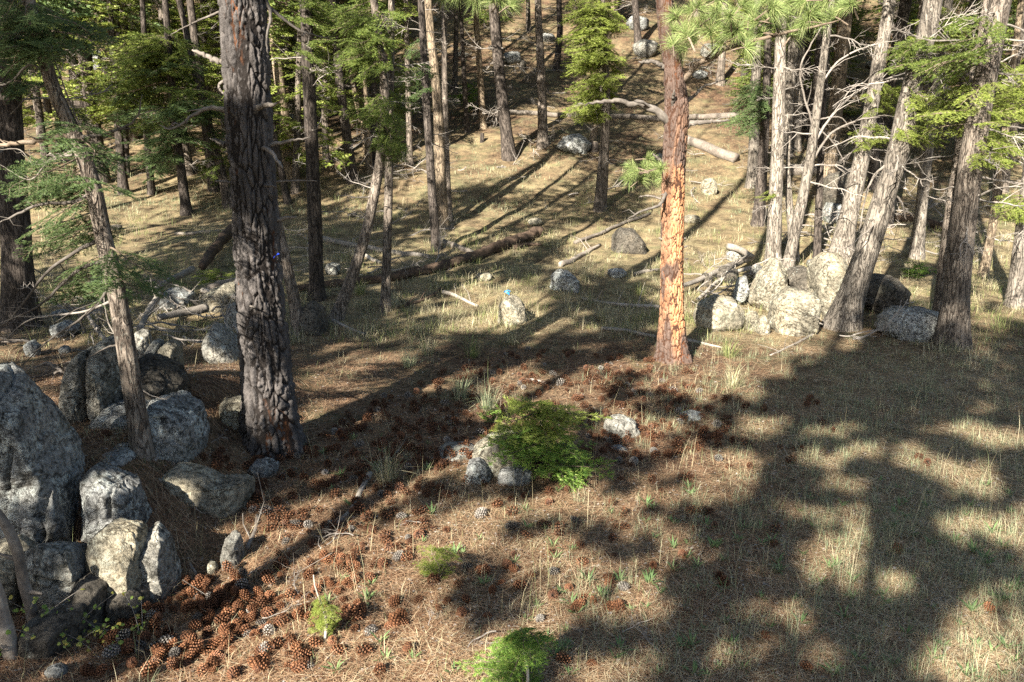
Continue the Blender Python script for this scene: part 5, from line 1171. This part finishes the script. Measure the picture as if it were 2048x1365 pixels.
def cone_where(p):
    u, v, _ = project(p); u, v = u[0], v[0]
    if u < 330: return 'in the heap below the outcrop' if v > 1100 else 'on the dark needle mat above the outcrop'
    if v > 1230: return 'in the heap at the bottom left' if u < 480 else 'near the seedling with a pale leader' if u < 780 else 'beside the feathery seedling at the bottom edge' if u < 1250 else 'in the shade at the lower right'
    if v > 1080: return 'in the heap right of the outcrop' if u < 580 else 'near the bright small seedling left of centre' if u < 950 else 'below the sprawling sapling' if u < 1300 else 'in the shade at the lower right'
    if v > 950: return 'near the long pale slab' if u < 600 else 'around the curved grey stick' if u < 800 else 'in front of the domed boulder' if u < 1150 else 'right of the domed boulder'
    return 'at the foot of the big dark pine' if u < 700 else 'left of the domed boulder' if u < 950 else 'near the pale round stone' if u < 1330 else 'in the open right of the orange pine'
for (u, v), pile in px:
    p = hit(u, v); s = rc.choice([rc.uniform(.42, .65), rc.uniform(.6, .82), rc.uniform(.72, .9)])*(1.0 if pile else 1.0 if v > 1050 else 1.12)
    p = p+np.array([0, 0, rc.uniform(.022, .040)*s+.004+(.05*rc.random() if pile else 0)])
    cones.append((p[1], p, s, rc.random() < .08))
cones.sort(key=lambda c: c[0])
rest = {'cone': [], 'cone_grey': []}; nb = {True: 0, False: 0}
for d, p, s, grey in cones:
    key = 'cone_grey' if grey else 'cone'; rot = (math.pi/2+rc.normal(0, .45), rc.normal(0, .3), rc.random()*6.28)
    if nb[grey] < (60 if grey else 290):
        nb[grey] += 1
        o = obj('pine_cone', cone_me[key], None, p, rot, s)
        tag(o, ('weathered grey pine cone ' if grey else 'small brown pine cone ' if s < .72 else 'large open brown pine cone ')+cone_where(p), 'pine cone', 'grey pine cones' if grey else 'brown pine cones')
    else: rest[key].append((p, rot, s))
for key, lst in rest.items():
    if not lst: continue
    mb = MB(); tp = []
    for p, rot, s in lst:
        R = np.array(Euler(rot).to_matrix()); mb.add((CVL*s)@R.T+p, None, CQL); tp.append(CTL)
    V, fs, mi = mb.arrays(); tag(obj('distant_pine_cones', mesh('distant_pine_cones', V, fs, M[key], False, None, {'tip': np.concatenate(tp)})), ('weathered grey' if key == 'cone_grey' else 'brown')+' pine cones strewn below the orange pine, farther off', 'pine cones', None, 'stuff')

# ------------------------------------------------------------------ saplings and shrub
SAPB = {k: [arr_mesh('bough', a, [M[k], M['stem']]) for a in [fir_branch(160+j, .0065, .070, .0100, .11, .08) for j in range(3)]] for k in ('sap', 'fir_young_lit')}
def sapling(base, tips, n, label, key='sap', top=None, dy=.3, stem='stem', seed=0, w=6, name='fir_sapling', drop=.12):
    b = hit(*base); r = np.random.default_rng(int(base[0])+seed); D = b[1]; e = empty(name, b, label, 'sapling')
    tp = atY(top[0], top[1], D) if top else b+np.array([0, 0, .3]); z = np.linspace(0, 1, 8)[:, None]
    C = b*(1-z)+tp*z+np.array([.02, 0, 0])*np.sin(z*5); k = mpp(base[0], base[1], D); C[0, 2] -= .03
    V, T, Q = tube(C-b, np.linspace(w*.5*k, w*.15*k, 8), 7); obj('trunk', mesh('trunk', V, [T, Q], M[stem], True), e)
    for (cu, cv, ru, rv, f, *ky) in tips:
        for j in range(int(n*f)):
            a = r.random()*6.283; q = math.sqrt(r.random()); Yj = D+r.uniform(-dy, dy)
            en = atY(cu+ru*q*math.cos(a), cv+rv*q*math.sin(a), Yj); en[2] = max(en[2], g1(en[0], en[1])+.03)
            zt = np.clip((en[2]-b[2]-drop*np.hypot(en[0]-b[0], en[1]-b[1]))/(tp[2]-b[2]+1e-6), .08, .97); st = C[0]*(1-zt)+tp*zt
            d = en-st; L = np.linalg.norm(d)
            if L < .06: continue
            R = rotm(math.atan2(d[1], d[0]), math.asin(np.clip(d[2]/L, -1, 1)), r.normal(0, .4))
            o = bpy.data.objects.new('bough', SAPB[ky[0] if ky else key][r.integers(3)]); link(o, e); o.matrix_local = Matrix([[*(R[i]*L*1.05), (st-b)[i]] for i in range(3)]+[[0, 0, 0, 1]])
    return e
sapling((1098, 962), [(1050, 845, 85, 42, .42, 'fir_young_lit'), (1080, 880, 110, 45, .34), (1150, 925, 65, 28, .26), (1160, 845, 45, 40, .18, 'fir_young_lit'), (1000, 912, 40, 14, .10)], 50, 'sprawling green fir sapling growing over the domed boulder in the middle', 'sap', (1088, 800), .38)  # upper boughs take the brighter needles: sun on the top painted in
sapling((872, 1160), [(872, 1115, 48, 30, 1)], 26, 'bright small fir seedling in the sunlit foreground left of centre', 'fir_young_lit', (870, 1095), .16, seed=1, w=4)
sapling((648, 1285), [(648, 1235, 36, 38, 1)], 22, 'bright seedling with a bare pale dead leader at the bottom', 'fir_young_lit', (635, 1150), .14, 'palestem', 2, 7)
sapling((1045, 1400), [(1040, 1315, 72, 50, .8), (960, 1330, 35, 22, .2)], 44, 'feathery fir seedling cut by the bottom edge of the picture', 'sap', (1050, 1255), .24, 'palestem', 3, 8)
sapling((985, 850), [(985, 825, 35, 22, 1)], 10, 'small dark seedling behind the sprawling green sapling', 'sap', (1012, 770), .2, 'stem', 4, 4)
sapling((440, 592), [(438, 557, 50, 24, 1)], 26, 'sunlit fir seedling on the rocks left of the big dark pine', 'fir_young_lit', (445, 535), .3, 'stem', 5, 5)
sapling((935, 226), [(935, 190, 38, 30, 1)], 26, 'dark green bushy sapling in the upper clearing', 'sap', (935, 160), .6, 'stem', 6, 5)
sapling((1840, 552), [(1838, 538, 42, 18, 1)], 18, 'low green bush in the sun behind the brown rounded boulder', 'sap', (1840, 520), .4, 'stem', 7, 4)
sapling((1690, 232), [(1690, 215, 34, 20, 1)], 16, 'green sapling upslope among the right-hand trunks', 'fir_young_lit', (1690, 190), .6, 'stem', 8, 5)
sapling((420, 340), [(430, 305, 40, 40, 1)], 22, 'sunlit green sapling upslope left of the big dark pine', 'fir_young_lit', (425, 260), .6, 'stem', 9, 5)
b = hit(205, 1290); sh = empty('leafy_shrub', b, 'low leafy shrub with yellow green leaves at the foot of the outcrop', 'shrub')
rs = np.random.default_rng(15); mbs = MB(); LV = []
for k in range(26):
    x0 = rs.uniform(-.40, .18); y0 = rs.uniform(-.18, .12); p0 = np.array([x0, y0, 0]); p0[2] = g1(b[0]+x0, b[1]+y0)-b[2]
    d = np.array([rs.normal(0, .35), rs.normal(-.1, .3), 1.]); L = rs.uniform(.10, .27); q = np.linspace(0, 1, 7)[:, None]
    C = p0+d*L*q+np.array([rs.normal(0, .08), rs.normal(0, .05), 0])*q*q; V, T, Q = tube(C, np.linspace(.003, .0012, 7), 4, False); mbs.add(V, T, Q)
    for j in range(rs.integers(6, 14)):
        c = C[rs.integers(1, 7)]+rs.normal(0, .012, 3); nrm = np.array([rs.normal(0, .6), rs.normal(-.4, .5), 1.]); nrm /= np.linalg.norm(nrm)
        a = np.cross(nrm, rs.normal(size=3)); a /= np.linalg.norm(a); c2 = np.cross(nrm, a); s = rs.uniform(.007, .014)
        lob = [(1, 0), (.75, .55), (.35, .6), (.1, 1), (-.3, .75), (-.8, .55), (-.6, 0), (-.8, -.55), (-.3, -.75), (.1, -1), (.35, -.6), (.75, -.55)]
        LV.append(np.array([c+nrm*s*.25]+[c+(a*u_+c2*v_)*s for u_, v_ in lob]))
obj('stem', mbs.mesh('stem', [M['twig']], True), sh)
V = np.concatenate(LV); nl_ = len(LV); Fq = np.concatenate([np.array([[0, i+1, (i+1) % 12+1] for i in range(12)])+13*k for k in range(nl_)])
tag(obj('foliage', mesh('foliage', V, Fq, M['leaf']), sh), kind='stuff')

# ------------------------------------------------------------------ blue tape
def ribbon(name, P, w_, m, label, loc):
    P = np.asarray(P, float); n = len(P); s = np.array([.25, .15, 1.])*w_*.5
    tw = np.linspace(0, 2.2, n)[:, None]; off = np.stack([np.sin(tw[:, 0]), .3*np.cos(tw[:, 0]), np.cos(tw[:, 0])], 1)*w_*.5
    V = np.concatenate([P-off, P+off]); i = np.arange(n-1); Q = np.stack([i, i+1, i+1+n, i+n], 1)
    o = obj(name, mesh(name, V, Q, M[m]), None, loc); md = o.modifiers.new('thickness', 'SOLIDIFY'); md.thickness = .0015; tag(o, label, 'tape')
bt = hit(1025, 646); tpos = atY(1016, 590, bt[1]+.12)
ribbon('flagging_tape', [(.02, 0, 0), (.012, -.01, .02), (-.012, -.01, .035), (-.035, 0, .045), (-.05, .01, .03), (-.03, .0, .055), (.012, 0, .062), (.022, -.01, .05)], .028, 'blue', 'scrap of bright blue tape on top of the knobbly grey stone', tpos)
tb = atY(553, 511, big.D-.235)
ribbon('flagging_tape', [(-.018, -.012, -.015), (-.006, -.022, -.006), (.004, -.012, 0), (.014, -.022, .008), (.02, -.01, .014)], .014, 'blue_deep', 'tiny deep blue scrap stuck in the bark of the big dark pine', tb)

# ------------------------------------------------------------------ grass, litter, small plants
def blades(B, az, L, lean, wd, droop, r):
    """B (n,3) roots; three-triangle arching blades"""
    n = len(B); d = np.stack([np.cos(az), np.sin(az), 0*az], 1); s = np.stack([-np.sin(az), np.cos(az), 0*az], 1)
    up = np.array([0, 0, 1.]); l = L[:, None]; ln = lean[:, None]
    m = B+up*l*.55*np.cos(ln)+d*l*.55*np.sin(ln); t = m+(up*np.cos(ln+droop[:, None])+d*np.sin(ln+droop[:, None]))*l*.5
    w_ = wd[:, None]*.5
    V = np.stack([B-s*w_, B+s*w_, m+s*w_*.8, m-s*w_*.8, t], 1).reshape(-1, 3); b = np.arange(n)*5
    return V, np.stack([b+3, b+2, b+4], 1), np.stack([b, b+1, b+2, b+3], 1)
def fr_pts(n, y0, y1, pw, rr, xm=.72):
    """points in the viewed strip, more of them close by"""
    t = rr.random(n); y = (y0**(1-pw)+(y1**(1-pw)-y0**(1-pw))*t)**(1/(1-pw)); x = (rr.random(n)*2-1)*(y*xm+.5); return x, y
def grass_field(name, m, cx, cy, nb, L, lean, wd, droop, spread, seed, label):
    r = np.random.default_rng(seed); n = len(cx)*nb; k = np.repeat(np.arange(len(cx)), nb); sc = (.6+.8*r.random(len(cx)))[k]
    az = r.random(n)*6.283; rad = spread*np.sqrt(r.random(n))*sc; x = cx[k]+np.cos(az)*rad; y = cy[k]+np.sin(az)*rad
    az2 = az+r.normal(0, .7, n); B = np.stack([x, y, gz(x, y)-.01], 1)
    V, T, Q = blades(B, az2, r.uniform(*L, n)*sc, np.abs(r.normal(0, lean, n))+.05, wd*(.6+.8*r.random(n)), r.uniform(*droop, n), r)
    o = obj(name, mesh(name, V, [T, Q], M[m])); tag(o, label, 'grass', None, 'stuff'); return o
rg = np.random.default_rng(55)
x, y = fr_pts(6000, 7.6, 22, 1.3, rg); k = rg.random(len(x)) < np.clip(strawness(x, y)*1.2-.30+1.7*pnoise(np.stack([x, y, 0*x], 1), 1.1), 0, 1)*sst(7.4, 11, y)*(1-.9*np.exp(-((x-2.1)/1.1)**2-((y-8.9)/.9)**2)); x, y = x[k], y[k]
grass_field('dry_grass', 'straw', x, y, 26, (.07, .23), .85, .0042, (.3, 1.2), .10, 1, 'pale dry bunchgrass covering the clearing and the slope')
x, y = fr_pts(3000, 8.6, 20, 1.2, rg); k = rg.random(len(x)) < np.clip(.35+1.6*pnoise(np.stack([x, y, 0*x+3], 1), .7), 0, 1)*sst(8.8, 10, y); x, y = x[k], y[k]
grass_field('green_grass', 'grass', x, y, 16, (.08, .24), .55, .004, (.2, .9), .12, 2, 'greenish grass growing among the dry bunchgrass')
x, y = fr_pts(6400, 3.0, 9.5, 1.1, rg); k = rg.random(len(x)) < np.clip(-.05+.85*sst(.3, 2.6, x)+.9*pnoise(np.stack([x, y, 0*x+8], 1), 1.0), 0, 1); x, y = x[k], y[k]
grass_field('fine_grass', 'bluegrass', x, y, 14, (.04, .15), .45, .0022, (.1, .9), .045, 3, 'thin bluish grass growing through the litter at lower right')
x, y = fr_pts(1500, 3.0, 9.0, 1.1, rg)
grass_field('straw_stubble', 'straw', x, y, 6, (.05, .14), .8, .0022, (.2, 1.2), .06, 4, 'short dry straw standing in the foreground litter')
x, y = fr_pts(260, 3.1, 11, 1.01, rg)
grass_field('grass_stalks', 'straw', x, y, 2, (.18, .42), .22, .0026, (.0, .5), .03, 5, 'single tall dry stalks standing over the foreground')
x, y = fr_pts(7000, 18, 50, 1.3, rg); k = rg.random(len(x)) < np.clip(.45+1.5*pnoise(np.stack([x, y, 0*x+5], 1), .35), 0, 1); x, y = x[k], y[k]
grass_field('hillside_grass', 'bluegrass', x, y, 16, (.07, .19), 1.15, .0075, (.3, 1.3), .26, 6, 'dry straw on the wooded hillside')
# needle litter
n = 155000; x, y = fr_pts(n, 2.95, 12.5, 1.55, rg, .70); a = rg.random(n)*6.283; L = rg.uniform(.05, .17, n)
dx, dy = np.cos(a)*L*.5, np.sin(a)*L*.5; z0 = gz(x-dx, y-dy); z1 = gz(x+dx, y+dy); up = .006+.020*rg.random(n)**2
wv = np.stack([-np.sin(a), np.cos(a), 0*a], 1)*(.0016+.0012*sst(4, 10, y))[:, None]
A = np.stack([x-dx, y-dy, z0+up+rg.normal(0, .004, n)], 1); Bq = np.stack([x+dx, y+dy, z1+up+rg.normal(0, .006, n)], 1)
V = np.stack([A-wv*.5, A+wv*.5, Bq+wv*.5, Bq-wv*.5], 1).reshape(-1, 3)
rust = (strawness(x, y)+rg.normal(0, .16, n) < .46).astype(int)
tag(obj('needle_litter', mesh('needle_litter', V, np.arange(4*n).reshape(-1, 4), [M['litter'], M['rust']], False, rust)), 'carpet of fallen tan pine needles over the foreground', 'pine needles', None, 'stuff')
n = 9000; x, y = fr_pts(n, 2.95, 9, 1.4, rg, .70); a = rg.random(n)*6.283; s = rg.uniform(.004, .012, n); z = gz(x, y)+.012
V = np.stack([np.stack([x+np.cos(a+k_)*s*(1.6 if k_ < 1 else 1), y+np.sin(a+k_)*s, z+rg.normal(0, .003, n)], 1) for k_ in (0, 2.0, 4.0)], 1).reshape(-1, 3)
tag(obj('bark_chips', mesh('bark_chips', V, np.arange(3*n).reshape(-1, 3), M['twig'])), 'pale bark chips and dry crumbs in the foreground litter', 'litter', None, 'stuff')
# bunchgrass clumps that stand out
def clump(u, v, label, m='straw', nb=120, L=(.14, .34), lean=.6, grp=None):
    b = hit(u, v); r = np.random.default_rng(int(u+v)); az = r.random(nb)*6.283; rad = .06*np.sqrt(r.random(nb)); B = np.stack([np.cos(az)*rad, np.sin(az)*rad, 0*az-.01], 1)
    V, T, Q = blades(B, az+r.normal(0, .5, nb), r.uniform(*L, nb), np.abs(r.normal(0, lean, nb)), .0042*(.6+.8*r.random(nb)), r.uniform(.2, 1.0, nb), r)
    tag(obj('grass_clump', mesh('grass_clump', V, [T, Q], M[m]), None, b), label, 'grass clump', grp)
clump(945, 715, 'greenish bunchgrass clump in the middle of the clearing, nearest the cones', 'grass'); clump(855, 710, 'large pale bunchgrass clump left of the greenish one'); clump(820, 735, 'grey green spiky clump above the cone field', 'bluegrass')
clump(975, 820, 'bluish grass clump left of the sprawling green sapling', 'bluegrass'); clump(1458, 715, 'spiky green clump in the sun below the round boulder', 'grass'); clump(1465, 775, 'pale clump in the sun below the spiky green one'); clump(920, 800, 'dull clump among cones left of the bluish one', 'bluegrass')
clump(775, 965, 'pale dry clump beside the curved grey stick'); clump(1025, 690, 'wide straw clump above the middle of the cone field'); clump(1205, 640, 'wide drooping clump left of the orange pine'); clump(1170, 560, 'yellow clump right of the white spotted stone'); clump(1280, 590, 'green yellow clump close to the orange pine', 'grass')
clump(720, 590, 'thin upright clump between bow-shaped and thin trunks', 'grass'); clump(1180, 610, 'straw clump behind the wide drooping one')
# small forbs: rosettes of narrow leaves
def forb_me(seed):
    r = np.random.default_rng(seed); nb = 9; az = np.arange(nb)*2.4+r.normal(0, .2, nb); B = np.zeros((nb, 3)); V, T, Q = blades(B, az, r.uniform(.045, .085, nb), r.uniform(.4, 1.1, nb), r.uniform(.009, .014, nb), r.uniform(.1, .5, nb), r)
    V = V.reshape(-1, 5, 3); c = .5*(V[:, 2]+V[:, 3]); b0 = .5*(V[:, 0]+V[:, 1]); w2 = (V[:, 2]-V[:, 3]); V[:, 0] = b0-w2*.12; V[:, 1] = b0+w2*.12
    return mesh('forb', V.reshape(-1, 3), [T, Q], M['forb'])
FB = [forb_me(k) for k in range(4)]
for (reg, nf) in (((1040, 960, 2040, 1360), 150), ((640, 960, 1040, 1360), 22), ((640, 860, 900, 960), 10)):
    for k in range(nf):
        u, v = rg.uniform(reg[0], reg[2]), rg.uniform(reg[1], reg[3]); p = hit(u, v)
        tag(obj('forb', FB[rg.integers(4)], None, p+np.array([0, 0, .004]), (0, 0, rg.random()*6.28), rg.uniform(.6, 1.25)), 'small rosette of narrow green leaves '+('left of the feathery seedling' if u < 930 else 'between the feathery seedling and the sprawling sapling' if u < 1200 else 'in the lower right, nearest the bottom edge' if v > 1230 else 'in the lower right, middle rows' if v > 1090 else 'in the lower right, farther back'), 'plant', 'small green forbs')
